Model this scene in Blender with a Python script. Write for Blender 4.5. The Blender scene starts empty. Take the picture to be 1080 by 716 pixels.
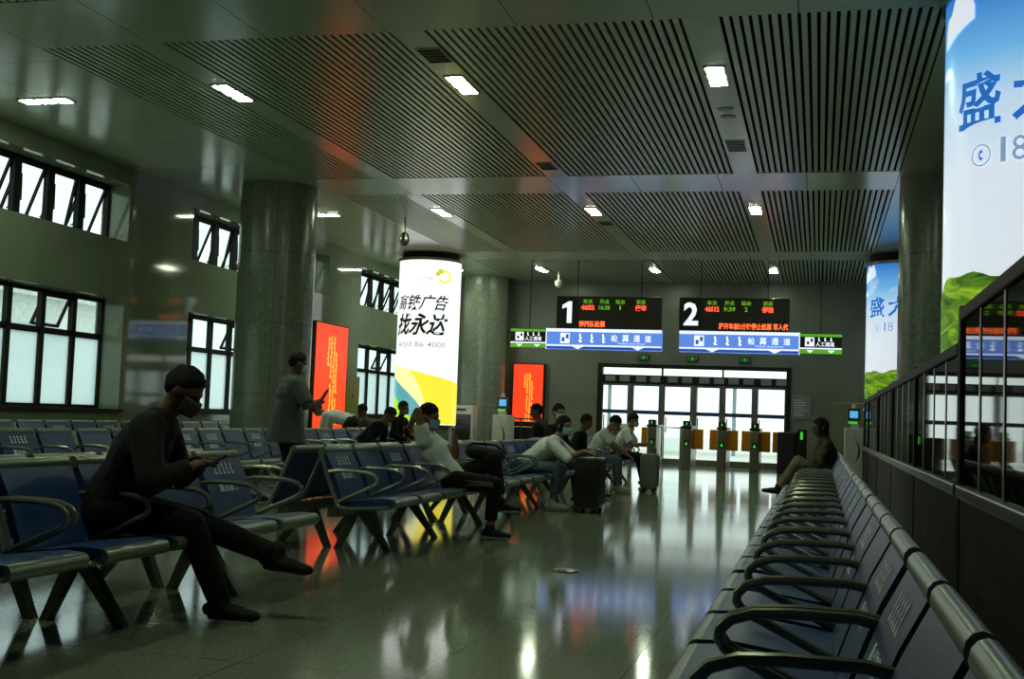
import bpy, bmesh, math, random
from mathutils import Vector, Matrix, Quaternion, noise
random.seed(7)
sc = bpy.context.scene
COL = sc.collection

# ------------------------------------------------------------------ camera
F_PX, YAW, PIT, ROL, CAM_H = 1260.6, 0.2534, 0.0645, 0.0374, 1.1
fw = Vector((-math.sin(YAW)*math.cos(PIT), math.cos(YAW)*math.cos(PIT), math.sin(PIT)))
rt = Vector((math.cos(YAW), math.sin(YAW), 0)); up = rt.cross(fw)
rt, up = math.cos(ROL)*rt + math.sin(ROL)*up, -math.sin(ROL)*rt + math.cos(ROL)*up
cam_d = bpy.data.cameras.new('camera'); cam = bpy.data.objects.new('camera', cam_d); COL.objects.link(cam)
M = Matrix((rt, up, -fw)).transposed().to_4x4(); M.translation = Vector((0, 0, CAM_H)); cam.matrix_world = M
cam_d.sensor_fit = 'HORIZONTAL'; cam_d.sensor_width = 36; cam_d.lens = F_PX/1080*36; cam_d.clip_start = 0.05; cam_d.clip_end = 400
sc.camera = cam
# ------------------------------------------------------------------ overcast sky, exposure
W = bpy.data.worlds.new('overcast_sky'); sc.world = W; W.use_nodes = True
bg = W.node_tree.nodes['Background']; bg.inputs[0].default_value = (0.84, 1.0, 0.97, 1); bg.inputs[1].default_value = 1.5
vs = sc.view_settings; vs.view_transform = 'Standard'; vs.look = 'None'; vs.gamma = 1; vs.use_curve_mapping = False; vs.exposure = 0.0
try:
    sc.cycles.max_bounces = 8; sc.cycles.transparent_max_bounces = 12; sc.cycles.sample_clamp_indirect = 4.0
    sc.cycles.use_denoising = True; sc.cycles.caustics_reflective = False; sc.cycles.caustics_refractive = False
except Exception: pass
LAMP = 82.0      # radiance of the ceiling lamps

# ------------------------------------------------------------------ materials
MATS = {}
def mat(name, col, rough=.5, metal=0., var=.12, vscale=6., bump=0., bscale=40., spec=.5, emit=None, estr=0., rvar=0.):
    if name in MATS: return MATS[name]
    m = bpy.data.materials.new(name); m.use_nodes = True; nt = m.node_tree; b = nt.nodes['Principled BSDF']
    b.inputs['Roughness'].default_value = rough; b.inputs['Metallic'].default_value = metal; b.inputs['Specular IOR Level'].default_value = spec
    tc = nt.nodes.new('ShaderNodeTexCoord'); nz = nt.nodes.new('ShaderNodeTexNoise'); nz.inputs['Scale'].default_value = vscale; nz.inputs['Detail'].default_value = 5
    nt.links.new(tc.outputs['Object'], nz.inputs['Vector'])
    rp = nt.nodes.new('ShaderNodeValToRGB'); rp.color_ramp.elements[0].position = .3; rp.color_ramp.elements[1].position = .7
    rp.color_ramp.elements[0].color = (*[c*(1-var) for c in col], 1); rp.color_ramp.elements[1].color = (*[min(1, c*(1+var)) for c in col], 1)
    nt.links.new(nz.outputs['Fac'], rp.inputs['Fac']); nt.links.new(rp.outputs['Color'], b.inputs['Base Color'])
    if rvar:
        mr = nt.nodes.new('ShaderNodeMapRange'); mr.inputs['To Min'].default_value = max(0, rough-rvar); mr.inputs['To Max'].default_value = rough+rvar
        nt.links.new(nz.outputs['Fac'], mr.inputs['Value']); nt.links.new(mr.outputs['Result'], b.inputs['Roughness'])
    if bump:
        n2 = nt.nodes.new('ShaderNodeTexNoise'); n2.inputs['Scale'].default_value = bscale; n2.inputs['Detail'].default_value = 4
        nt.links.new(tc.outputs['Object'], n2.inputs['Vector'])
        bp = nt.nodes.new('ShaderNodeBump'); bp.inputs['Strength'].default_value = bump; bp.inputs['Distance'].default_value = .01
        nt.links.new(n2.outputs['Fac'], bp.inputs['Height']); nt.links.new(bp.outputs['Normal'], b.inputs['Normal'])
    if emit:
        b.inputs['Emission Color'].default_value = (*emit, 1); b.inputs['Emission Strength'].default_value = estr
    MATS[name] = m; return m
def glow(name, col, s):
    return mat(name, tuple(c*.5 for c in col), .4, emit=col, estr=s, var=.03)

mat('wall', (.20, .235, .155), .06, var=.10, vscale=1.2, rvar=.02)
mat('farwall', (.17, .175, .125), .3, var=.12, vscale=1.5)
mat('darkwall', (.07, .065, .05), .5)
mat('reveal', (.34, .37, .31), .35)
mat('ceil', (.47, .53, .37), .19, var=.05, vscale=2., rvar=.04)
mat('slat', (.47, .53, .35), .29, var=.06)
mat('black', (.012, .011, .008), .5)
mat('void', (.010, .010, .007), .9)
mat('pillar', (.20, .225, .16), .22, var=.2, vscale=14, rvar=.06)
mat('frame', (.012, .010, .006), .6, spec=.25)
mat('steel', (.42, .43, .36), .28, metal=1., var=.08)
mat('dsteel', (.30, .29, .22), .3, metal=1., var=.1)
mat('seatblue', (.016, .046, .15), .4, var=.18, vscale=10, bump=.15, bscale=60)
mat('seattrim', (.24, .27, .21), .3, metal=.5, var=.1)
mat('armbar', (.30, .30, .23), .27, metal=.6, var=.1)
mat('legmetal', (.16, .16, .125), .3, metal=.6)
mat('white_print', (.75, .85, .85), .5)
mat('white_plastic', (.50, .52, .44), .35)
mat('grey_plastic', (.22, .23, .20), .4)
mat('blackplastic', (.015, .014, .012), .3)
mat('wood', (.024, .017, .009), .6, spec=.2)
mat('olive', (.20, .19, .10), .4)
mat('concrete', (.72, .72, .68), .8)
mat('paint_pale', (.75, .76, .72), .7)
mat('paint_blue', (.25, .33, .38), .6)
mat('lamp', (.8, .85, .8), .4, emit=(.84, 1., .70), estr=LAMP)
mat('adwhite', (.8, .82, .85), .25, emit=(.90, .97, .95), estr=1.05, var=.02)
mat('adgray', (.5, .5, .5), .4, emit=(.30, .33, .32), estr=.75)
mat('adyellow', (.7, .6, .05), .3, emit=(1., .86, .05), estr=.95, var=.05, vscale=2)
mat('adyellow_pale', (.7, .65, .3), .3, emit=(1., .95, .42), estr=1.0)
mat('adteal', (.1, .4, .45), .3, emit=(.11, .45, .52), estr=.85)
mat('adgreen', (.3, .6, .05), .3, emit=(.45, .85, .03), estr=.9)
mat('adink', (.02, .02, .018), .35)
mat('adcloud', (.8, .85, .9), .3, emit=(.80, .87, .95), estr=.82, var=.08)
mat('adbluetext', (.02, .13, .45), .4, emit=(.02, .16, .52), estr=.8)
mat('adbluegrey', (.2, .28, .42), .4, emit=(.26, .36, .52), estr=.8)
mat('redbox', (.35, .02, .006), .45, emit=(1., .062, .015), estr=.95, var=.03, spec=.2)
mat('redtext', (.8, .3, .03), .4, emit=(1., .42, .03), estr=1.05)
mat('blueboard', (.08, .18, .55), .35, emit=(.12, .28, .82), estr=.85)
mat('bluedeep', (.02, .08, .4), .35, emit=(.022, .09, .42), estr=.8)
mat('greenboard', (.1, .4, .03), .35, emit=(.13, .5, .025), estr=.6)
mat('signwhite', (.7, .75, .8), .4, emit=(.86, .93, 1.), estr=1.0)
mat('ledred', (.5, .05, .02), .4, emit=(1., .09, .035), estr=1.6)
mat('ledorange', (.5, .1, .02), .4, emit=(1., .15, .04), estr=1.5)
mat('ledgreen', (.1, .4, .02), .4, emit=(.13, .42, .01), estr=1.0)
mat('ledboard', (.022, .016, .004), .35)
mat('screenblue', (.05, .2, .4), .3, emit=(.08, .40, .75), estr=1.0)
mat('lampgreen', (.05, .4, .03), .3, emit=(.05, .62, .05), estr=.8)
mat('exitgreen', (.02, .12, .02), .4, emit=(.01, .07, .01), estr=.4)
mat('flap', (.45, .24, .03), .35, emit=None)

def pane_mat(name, kind):
    m = bpy.data.materials.new(name); m.use_nodes = True; nt = m.node_tree; nt.nodes.remove(nt.nodes['Principled BSDF']); out = nt.nodes['Material Output']
    tr = nt.nodes.new('ShaderNodeBsdfTransparent'); gl = nt.nodes.new('ShaderNodeBsdfGlossy'); gl.inputs['Roughness'].default_value = .03
    fr = nt.nodes.new('ShaderNodeFresnel'); fr.inputs['IOR'].default_value = 1.5
    mx = nt.nodes.new('ShaderNodeMixShader'); ge = nt.nodes.new('ShaderNodeNewGeometry'); sb = nt.nodes.new('ShaderNodeMath'); sb.operation = 'SUBTRACT'; sb.inputs[0].default_value = 1
    ml = nt.nodes.new('ShaderNodeMath'); ml.operation = 'MULTIPLY'; nt.links.new(ge.outputs['Backfacing'], sb.inputs[1]); nt.links.new(fr.outputs[0], ml.inputs[0]); nt.links.new(sb.outputs[0], ml.inputs[1])
    if kind == 'clear': tr.inputs[0].default_value = (.90, .96, .95, 1); nt.links.new(tr.outputs[0], mx.inputs[1])
    elif kind == 'door': tr.inputs[0].default_value = (.99, .99, .97, 1); nt.links.new(tr.outputs[0], mx.inputs[1])
    elif kind == 'tint': tr.inputs[0].default_value = (.10, .085, .05, 1); nt.links.new(tr.outputs[0], mx.inputs[1])
    else:
        tl = nt.nodes.new('ShaderNodeBsdfTranslucent'); tl.inputs[0].default_value = (.86, .94, .94, 1)
        m2 = nt.nodes.new('ShaderNodeMixShader'); tr.inputs[0].default_value = (.85, .93, .93, 1)
        nz = nt.nodes.new('ShaderNodeTexNoise'); nz.inputs['Scale'].default_value = 30
        mr = nt.nodes.new('ShaderNodeMapRange'); mr.inputs['To Min'].default_value = .28; mr.inputs['To Max'].default_value = .36
        nt.links.new(nz.outputs['Fac'], mr.inputs['Value']); nt.links.new(mr.outputs['Result'], m2.inputs[0])
        nt.links.new(tl.outputs[0], m2.inputs[1]); nt.links.new(tr.outputs[0], m2.inputs[2]); nt.links.new(m2.outputs[0], mx.inputs[1])
        gl.inputs['Roughness'].default_value = .2
    nt.links.new(ml.outputs[0], mx.inputs[0]); nt.links.new(gl.outputs[0], mx.inputs[2]); nt.links.new(mx.outputs[0], out.inputs[0])
    MATS[name] = m
pane_mat('glass_clear', 'clear'); pane_mat('glass_door', 'door'); pane_mat('glass_tint', 'tint'); pane_mat('glass_frost', 'frost')

def flap_mat():
    m = MATS['flap']; b = m.node_tree.nodes['Principled BSDF']
    nt = m.node_tree; tl = nt.nodes.new('ShaderNodeBsdfTranslucent'); tl.inputs[0].default_value = (.95, .58, .10, 1); mx = nt.nodes.new('ShaderNodeMixShader'); mx.inputs[0].default_value = .8
    nt.links.new(b.outputs[0], mx.inputs[1]); nt.links.new(tl.outputs[0], mx.inputs[2]); nt.links.new(mx.outputs[0], nt.nodes['Material Output'].inputs[0])
flap_mat()

def floor_mat():
    m = bpy.data.materials.new('floor_granite'); m.use_nodes = True; nt = m.node_tree; b = nt.nodes['Principled BSDF']
    tc = nt.nodes.new('ShaderNodeTexCoord')
    n1 = nt.nodes.new('ShaderNodeTexNoise'); n1.inputs['Scale'].default_value = 55; n1.inputs['Detail'].default_value = 6
    n2 = nt.nodes.new('ShaderNodeTexNoise'); n2.inputs['Scale'].default_value = .8; n2.inputs['Detail'].default_value = 3
    for n in (n1, n2): nt.links.new(tc.outputs['Object'], n.inputs['Vector'])
    rp = nt.nodes.new('ShaderNodeValToRGB'); rp.color_ramp.elements[0].position = .35; rp.color_ramp.elements[1].position = .65
    rp.color_ramp.elements[0].color = (.20, .235, .155, 1); rp.color_ramp.elements[1].color = (.33, .37, .26, 1)
    nt.links.new(n1.outputs['Fac'], rp.inputs['Fac'])
    br = nt.nodes.new('ShaderNodeTexBrick'); br.offset = 0; br.inputs['Scale'].default_value = 1.0
    br.inputs['Brick Width'].default_value = .8; br.inputs['Row Height'].default_value = .8; br.inputs['Mortar Size'].default_value = .004
    br.inputs['Color1'].default_value = (1, 1, 1, 1); br.inputs['Color2'].default_value = (.9, .9, .9, 1); br.inputs['Mortar'].default_value = (.45, .45, .45, 1)
    nt.links.new(tc.outputs['Object'], br.inputs['Vector'])
    mx = nt.nodes.new('ShaderNodeMix'); mx.data_type = 'RGBA'; mx.blend_type = 'MULTIPLY'; mx.inputs[0].default_value = 1
    nt.links.new(rp.outputs[0], mx.inputs[6]); nt.links.new(br.outputs['Color'], mx.inputs[7]); nt.links.new(mx.outputs[2], b.inputs['Base Color'])
    mr = nt.nodes.new('ShaderNodeMapRange'); mr.inputs['To Min'].default_value = .06; mr.inputs['To Max'].default_value = .12
    nt.links.new(n2.outputs['Fac'], mr.inputs['Value']); nt.links.new(mr.outputs['Result'], b.inputs['Roughness'])
    bp = nt.nodes.new('ShaderNodeBump'); bp.inputs['Strength'].default_value = .035; bp.inputs['Distance'].default_value = .02
    nt.links.new(n2.outputs['Fac'], bp.inputs['Height']); nt.links.new(bp.outputs['Normal'], b.inputs['Normal'])
    b.inputs['Specular IOR Level'].default_value = .55
    MATS['floor'] = m
floor_mat()

def print_sky_mat():   # printed advert: blue sky fading to white, clouds, green hills, lit from inside
    m = bpy.data.materials.new('advert_sky_print'); m.use_nodes = True; nt = m.node_tree; b = nt.nodes['Principled BSDF']
    tc = nt.nodes.new('ShaderNodeTexCoord'); sp = nt.nodes.new('ShaderNodeSeparateXYZ'); nt.links.new(tc.outputs['Object'], sp.inputs[0])
    mr = nt.nodes.new('ShaderNodeMapRange'); mr.inputs['From Min'].default_value = 1.75; mr.inputs['From Max'].default_value = 4.55
    nt.links.new(sp.outputs['Z'], mr.inputs['Value'])
    rp = nt.nodes.new('ShaderNodeValToRGB'); cr = rp.color_ramp
    cr.elements[0].position = 0; cr.elements[0].color = (.80, .84, .92, 1); cr.elements[1].position = 1; cr.elements[1].color = (.03, .20, .66, 1)
    for p, c in ((.50, (.74, .82, .93)), (.68, (.55, .74, .93)), (.82, (.16, .48, .85))):
        e = cr.elements.new(p); e.color = (*c, 1)
    nt.links.new(mr.outputs[0], rp.inputs[0])
    nz = nt.nodes.new('ShaderNodeTexNoise'); nz.inputs['Scale'].default_value = 2.1; nz.inputs['Detail'].default_value = 6
    nt.links.new(tc.outputs['Object'], nz.inputs['Vector'])
    cl = nt.nodes.new('ShaderNodeValToRGB'); cl.color_ramp.elements[0].position = .62; cl.color_ramp.elements[1].position = .8
    cl.color_ramp.elements[0].color = (0, 0, 0, 1); cl.color_ramp.elements[1].color = (.8, .8, .8, 1)
    nt.links.new(nz.outputs['Fac'], cl.inputs[0])
    mx = nt.nodes.new('ShaderNodeMix'); mx.data_type = 'RGBA'; nt.links.new(cl.outputs[0], mx.inputs[0]); nt.links.new(rp.outputs[0], mx.inputs[6]); mx.inputs[7].default_value = (.82, .87, .94, 1)
    nt.links.new(mx.outputs[2], b.inputs['Emission Color']); nt.links.new(mx.outputs[2], b.inputs['Base Color']); b.inputs['Emission Strength'].default_value = .82; b.inputs['Roughness'].default_value = .3
    MATS['adsky'] = m
    m = bpy.data.materials.new('advert_hill_print'); m.use_nodes = True; nt = m.node_tree; b = nt.nodes['Principled BSDF']
    tc = nt.nodes.new('ShaderNodeTexCoord'); wv = nt.nodes.new('ShaderNodeTexNoise'); wv.inputs['Scale'].default_value = 3.2; wv.inputs['Detail'].default_value = 5; wv.inputs['Distortion'].default_value = 1.4
    mp = nt.nodes.new('ShaderNodeMapping'); mp.inputs['Scale'].default_value = (.8, .8, 2.6); nt.links.new(tc.outputs['Object'], mp.inputs[0]); nt.links.new(mp.outputs[0], wv.inputs['Vector'])
    rp = nt.nodes.new('ShaderNodeValToRGB'); cr = rp.color_ramp; cr.elements[0].position = .32; cr.elements[0].color = (.015, .06, .004, 1); cr.elements[1].position = .72; cr.elements[1].color = (.34, .55, .015, 1)
    e = cr.elements.new(.52); e.color = (.10, .24, .01, 1)
    nt.links.new(wv.outputs['Fac'], rp.inputs[0]); nt.links.new(rp.outputs[0], b.inputs['Emission Color']); nt.links.new(rp.outputs[0], b.inputs['Base Color']); b.inputs['Emission Strength'].default_value = .85
    MATS['adhill'] = m
print_sky_mat()

# ------------------------------------------------------------------ mesh helpers
class MB:
    def __init__(s): s.v = []; s.f = []
    def add(s, vs, fs):
        o = len(s.v); s.v += [tuple(v) for v in vs]; s.f += [tuple(i+o for i in f) for f in fs]; return s
    def box(s, x0, x1, y0, y1, z0, z1):
        return s.add([(x0,y0,z0),(x1,y0,z0),(x1,y1,z0),(x0,y1,z0),(x0,y0,z1),(x1,y0,z1),(x1,y1,z1),(x0,y1,z1)],
                     [(0,3,2,1),(4,5,6,7),(0,1,5,4),(1,2,6,5),(2,3,7,6),(3,0,4,7)])
    def rbox(s, x0, x1, y0, y1, z0, z1, b=.02):      # box with chamfered edges
        bm = bmesh.new(); bmesh.ops.create_cube(bm, size=1)
        for v in bm.verts: v.co = Vector(((x0+x1)/2+v.co.x*(x1-x0), (y0+y1)/2+v.co.y*(y1-y0), (z0+z1)/2+v.co.z*(z1-z0)))
        bmesh.ops.bevel(bm, geom=list(bm.edges), offset=b, segments=2, affect='EDGES', profile=.6)
        bm.verts.index_update(); s.add([v.co[:] for v in bm.verts], [[v.index for v in f.verts] for f in bm.faces]); bm.free(); return s
    def tube(s, pts, r, n=8, cap=True, flat=1.):
        pts = [Vector(p) for p in pts]; rs = r if isinstance(r, (list, tuple)) else [r]*len(pts)
        t = (pts[1]-pts[0]).normalized(); a = Vector((0,0,1)) if abs(t.z) < .9 else Vector((1,0,0))
        nn = t.cross(a).normalized(); vs = []; fs = []
        for i, p in enumerate(pts):
            d = (pts[min(i+1, len(pts)-1)]-pts[max(i-1, 0)]).normalized()
            nn = (nn - d*nn.dot(d)).normalized(); bb = d.cross(nn)
            for k in range(n):
                q = 2*math.pi*k/n; vs.append(p + (nn*math.cos(q) + bb*math.sin(q)*flat)*rs[i])
        for i in range(len(pts)-1):
            for k in range(n): fs.append((i*n+k, i*n+(k+1) % n, (i+1)*n+(k+1) % n, (i+1)*n+k))
        if cap: fs += [tuple(range(n-1, -1, -1)), tuple((len(pts)-1)*n+k for k in range(n))]
        return s.add(vs, fs)
    def lathe(s, prof, n=32, cx=0, cy=0):
        vs = []; fs = []
        for r, z in prof:
            for k in range(n): q = 2*math.pi*k/n; vs.append((cx+r*math.cos(q), cy+r*math.sin(q), z))
        for i in range(len(prof)-1):
            for k in range(n): fs.append((i*n+k, i*n+(k+1) % n, (i+1)*n+(k+1) % n, (i+1)*n+k))
        fs += [tuple(range(n-1, -1, -1)), tuple((len(prof)-1)*n+k for k in range(n))]
        return s.add(vs, fs)
    def prism(s, poly, axis, a, b):     # 2-D polygon extruded along an axis
        n = len(poly)
        def P(p, t): return {'x': (t, p[0], p[1]), 'y': (p[0], t, p[1]), 'z': (p[0], p[1], t)}[axis]
        vs = [P(p, a) for p in poly] + [P(p, b) for p in poly]
        return s.add(vs, [tuple(range(n)), tuple(range(2*n-1, n-1, -1))] + [(i, n+i, n+(i+1) % n, (i+1) % n) for i in range(n)])
    def mesh(s, name, m):
        me = bpy.data.meshes.new(name); me.from_pydata(s.v, [], s.f)
        bm = bmesh.new(); bm.from_mesh(me); bmesh.ops.recalc_face_normals(bm, faces=bm.faces); bm.to_mesh(me); bm.free()
        me.materials.append(MATS[m] if isinstance(m, str) else m); return me
    def build(s, name, m, parent=None, smooth=False):
        return link(name, s.mesh(name, m), parent, smooth)
def link(name, me, parent=None, smooth=False, loc=None):
    if smooth:
        for p in me.polygons: p.use_smooth = True
        try: me.set_sharp_from_angle(angle=math.radians(40))
        except Exception: pass
    o = bpy.data.objects.new(name, me); COL.objects.link(o)
    if parent: o.parent = parent
    if loc: o.location = loc
    return o
def tag(o, label, cat, group=None):
    o['label'] = label; o['category'] = cat
    if group: o['group'] = group
    return o
def thing(name, label, cat, loc=(0,0,0), rz=0, group=None):
    o = bpy.data.objects.new(name, None); COL.objects.link(o); o.location = loc; o.rotation_euler.z = rz; o.empty_display_size = .1
    return tag(o, label, cat, group)
def struct(o): o['kind'] = 'structure'; return o
def copy_tree(o, parent=None):
    c = o.copy(); COL.objects.link(c); c.parent = parent
    for ch in list(o.children): copy_tree(ch, c)
    return c
def bx(name, m, d, parent=None):
    return MB().box(*d).build(name, m, parent)

def text_geo(s, size=1., shear=0., bold=0.):
    c = bpy.data.curves.new('lettering', 'FONT'); c.body = s; c.size = size; c.align_x = 'CENTER'; c.align_y = 'CENTER'; c.resolution_u = 2; c.shear = shear; c.offset = bold
    o = bpy.data.objects.new('lettering', c); COL.objects.link(o)
    dg = bpy.context.evaluated_depsgraph_get(); me = bpy.data.meshes.new_from_object(o.evaluated_get(dg))
    vs = [v.co.copy() for v in me.vertices]; fs = [tuple(p.vertices) for p in me.polygons]
    bpy.data.objects.remove(o); bpy.data.curves.remove(c); bpy.data.meshes.remove(me)
    return vs, fs
def map_geo(g, fn):
    return [fn(v.x, v.y) for v in g[0]], g[1]
def fit(g, w, h, cx=0, cy=0):   # scale text geometry to a width and height box around (cx, cy)
    xs = [v.x for v in g[0]]; ys = [v.y for v in g[0]]
    if not xs: return g
    sx = w/max(1e-6, max(xs)-min(xs)); sy = h/max(1e-6, max(ys)-min(ys)); mx = (max(xs)+min(xs))/2; my = (max(ys)+min(ys))/2
    return [Vector(((v.x-mx)*sx+cx, (v.y-my)*sy+cy, 0)) for v in g[0]], g[1]
def squiggle(cx, cy, h, w, rnd):     # one word of an upright vertical script: a spine with teeth and a tail
    vs = []; fs = []
    def quad(x0, y0, x1, y1):
        o = len(vs); vs.extend([Vector((x0,y0,0)), Vector((x1,y0,0)), Vector((x1,y1,0)), Vector((x0,y1,0))]); fs.append((o,o+1,o+2,o+3))
    t = w*.32; quad(cx-t/2, cy-h/2, cx+t/2, cy+h/2)
    n = max(3, int(h/w*1.6))
    for i in range(n):
        y = cy+h/2-(i+.5)*h/n; s = rnd.choice((-1, 1, -1)); ln = w*rnd.uniform(.25, .5)
        quad(cx+min(0, s*ln), y-h/n*.22, cx+max(0, s*ln), y+h/n*.22)
    quad(cx-w*.1, cy-h/2, cx+w*.5, cy-h/2+t)
    return vs, fs
def merge(gs):
    vs = []; fs = []
    for a, b in gs:
        o = len(vs); vs += a; fs += [tuple(i+o for i in f) for f in b]
    return vs, fs
def put_geo(name, m, parent, g, fn):
    mb = MB(); v, f = map_geo(g, fn); mb.add(v, f); me = bpy.data.meshes.new(name); me.from_pydata(mb.v, [], mb.f); me.materials.append(MATS[m]); return link(name, me, parent)
# ================================================================== THE SETTING
XL, XR, YF, YB, ZC = -10.6, 6.0, 31.5, -5.0, 4.8
struct(bx('floor', 'floor', (XL-.5, XR, YB, YF+.3, -.2, 0)))
WINS = [(2.55, 8.55), (10.55, 16.58), (18.55, 24.55), (26.45, 31.2)]
WZ = [(.99, 2.70), (3.62, 4.52)]
mb = MB(); T0, T1 = XL-.5, XL
mb.box(T0, T1, YB, YF+.3, 0, WZ[0][0]); mb.box(T0, T1, YB, YF+.3, WZ[0][1], WZ[1][0]); mb.box(T0, T1, YB, YF+.3, WZ[1][1], ZC+.4)
ys = [YB] + [y for w in WINS for y in w] + [YF+.3]
for i in range(0, len(ys), 2):
    for z0, z1 in WZ: mb.box(T0, T1, ys[i], ys[i+1], z0, z1)
struct(mb.build('wall_left', 'wall'))
DX0, DX1, DZ = -5.75, -.72, 2.62
mb = MB().box(XL, DX0, YF, YF+.3, 0, ZC+.4).box(DX1, XR, YF, YF+.3, 0, ZC+.4).box(DX0, DX1, YF, YF+.3, DZ, ZC+.4)
struct(mb.build('wall_far', 'farwall'))
struct(bx('wall_right', 'darkwall', (XR, XR+.2, YB, YF+.3, 0, ZC+.4)))
struct(bx('wall_back', 'darkwall', (XL-.5, XR, YB-.2, YB, 0, ZC+.4)))
struct(bx('baseboard_left', 'pillar', (XL, XL+.015, YB, YF, 0, .15)))
struct(bx('baseboard_far', 'pillar', (XL+.02, DX0, YF-.015, YF, 0, .15)))

# ---- ceiling: plain metal panels at the sides and across the beams, slatted bays between
SX0, SX1 = -8.05, 1.05
ceil = struct(bx('ceiling', 'void', (XL-.5, XR, YB, YF+.3, ZC+.16, ZC+.4)))
BAYS = [(2.65, 9.45), (10.77, 17.68), (19.03, 25.77), (27.07, 31.5)]
def panel(x0, x1, y0, y1):
    g = .004; return MB().box(x0+g, x1-g, y0+g, y1-g, ZC, ZC+.03).build('panel', 'ceil', ceil)
y = YB
while y < YF-.01:
    y1 = min(YF, y+1.35); panel(XL, -9.33, y, y1); panel(-9.33, SX0, y, y1); panel(SX1, 3.4, y, y1); panel(3.4, XR, y, y1); y = y1
prev = YB
for b0, b1 in BAYS:
    if b0-prev > .2:
        yy = prev
        while yy < b0-.05:
            y2 = b0 if b0-yy < 1.6 else yy+1.3
            for k in range(7): panel(SX0+k*1.3, SX0+(k+1)*1.3, yy, y2)
            yy = y2
    prev = b1
STRIPS = [-6.79, -3.96, -1.13]; SW = .17
spitch = .0866; swid = .052
slat_me = {}
for bi, (b0, b1) in enumerate(BAYS):
    bay = struct(bx('trim_%d' % (bi+1), 'void', (SX0, SX1, b0, b1, ZC+.11, ZC+.14)))
    me = MB().box(-swid/2, swid/2, b0+.005, b1-.005, ZC+.005, ZC+.055).mesh('slat', 'slat')
    ed = [SX0-.02] + [q for s in STRIPS for q in (s-SW, s+SW)] + [SX1+.02]
    for e0, e1 in zip(ed[::2], ed[1::2]):
        n = round((e1-e0-.035)/spitch); pp = (e1-e0-.035)/n
        for k in range(n): link('slat', me, bay, loc=(e0+.0175+pp*(k+.5), 0, 0))
    for s in STRIPS: MB().box(s-SW, s+SW, b0, b1, ZC, ZC+.03).build('lighting_strip', 'ceil', bay)
# lamps in the strips and over the window aisle
def lamp(x, y, along, label):
    t = thing('ceiling_light', label, 'light', (x, y, ZC-.012), group='triple square ceiling lights')
    dx, dy = (0, .245) if along == 'y' else (.235, 0)
    fr = MB().rbox(-.115-abs(dx), .115+abs(dx), -.115-abs(dy), .115+abs(dy), .0, .0115, .004).build('housing', 'grey_plastic', t)
    for k in (-1, 0, 1):
        MB().rbox(k*dx-.088, k*dx+.088, k*dy-.088, k*dy+.088, -.004, -.0005, .004).build('lens', 'lamp', t)
rown = ['left', 'middle', 'right']; depth = ['nearest', 'second', 'far']
for si, s in enumerate(STRIPS):
    for k, yy in enumerate((12.63, 20.72, 28.95)):
        lamp(s, yy, 'y', 'triple square ceiling light, %s one along the %s lighting strip' % (depth[k], rown[si]))
lamp(-9.37, 12.69, 'x', 'triple square ceiling light above the window aisle, nearest the camera')
lamp(-9.25, 20.93, 'x', 'triple square ceiling light above the window aisle, beside the bare pillar')
lamp(-9.25, 29.1, 'x', 'triple square ceiling light above the window aisle, at the far wall')
for si, s in enumerate(STRIPS): lamp(s, 4.5, 'y', 'triple square ceiling light of the %s strip over the entrance end' % rown[si])
# service openings in the lighting strips
def vent(x, y, w, l, name, label, m='black'):
    t = thing(name, label, 'vent', (x, y, ZC-.001)); 
    MB().box(-w/2-.015, w/2+.015, -l/2-.015, l/2+.015, -.008, 0).build('rim', 'ceil', t)
    MB().box(-w/2, w/2, -l/2, l/2, -.011, -.0085).build('opening', m, t)
    for k in range(5): MB().box(-w/2, w/2, -l/2+(k+.4)*l/5, -l/2+(k+.55)*l/5, -.016, -.0112).build('louvre', 'frame', t)
vent(-3.93, 11.55, .24, .45, 'ceiling_vent', 'square black air vent in the middle lighting strip, nearest end')
vent(-3.96, 16.95, .22, .45, 'ceiling_vent', 'square black air vent in the middle lighting strip, by the beam')
vent(-1.14, 15.9, .24, .6, 'ceiling_hatch', 'grey louvred hatch in the right lighting strip', 'grey_plastic')
vent(-3.96, 22.0, .22, .4, 'ceiling_vent', 'small black air vent behind the second middle light')
for k, yy in enumerate((14.0, 14.35)):
    t = thing('ceiling_speaker', 'round grey ceiling speaker in the right strip, %s of the pair' % ('front' if k == 0 else 'rear'), 'speaker', (-1.14, yy, ZC-.0005))
    MB().lathe([(.09, -.006), (.10, -.004), (.10, -.0005)], 24).build('ring', 'ceil', t); MB().lathe([(.08, -.0095), (.08, -.0065)], 24).build('grille', 'grey_plastic', t)

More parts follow.
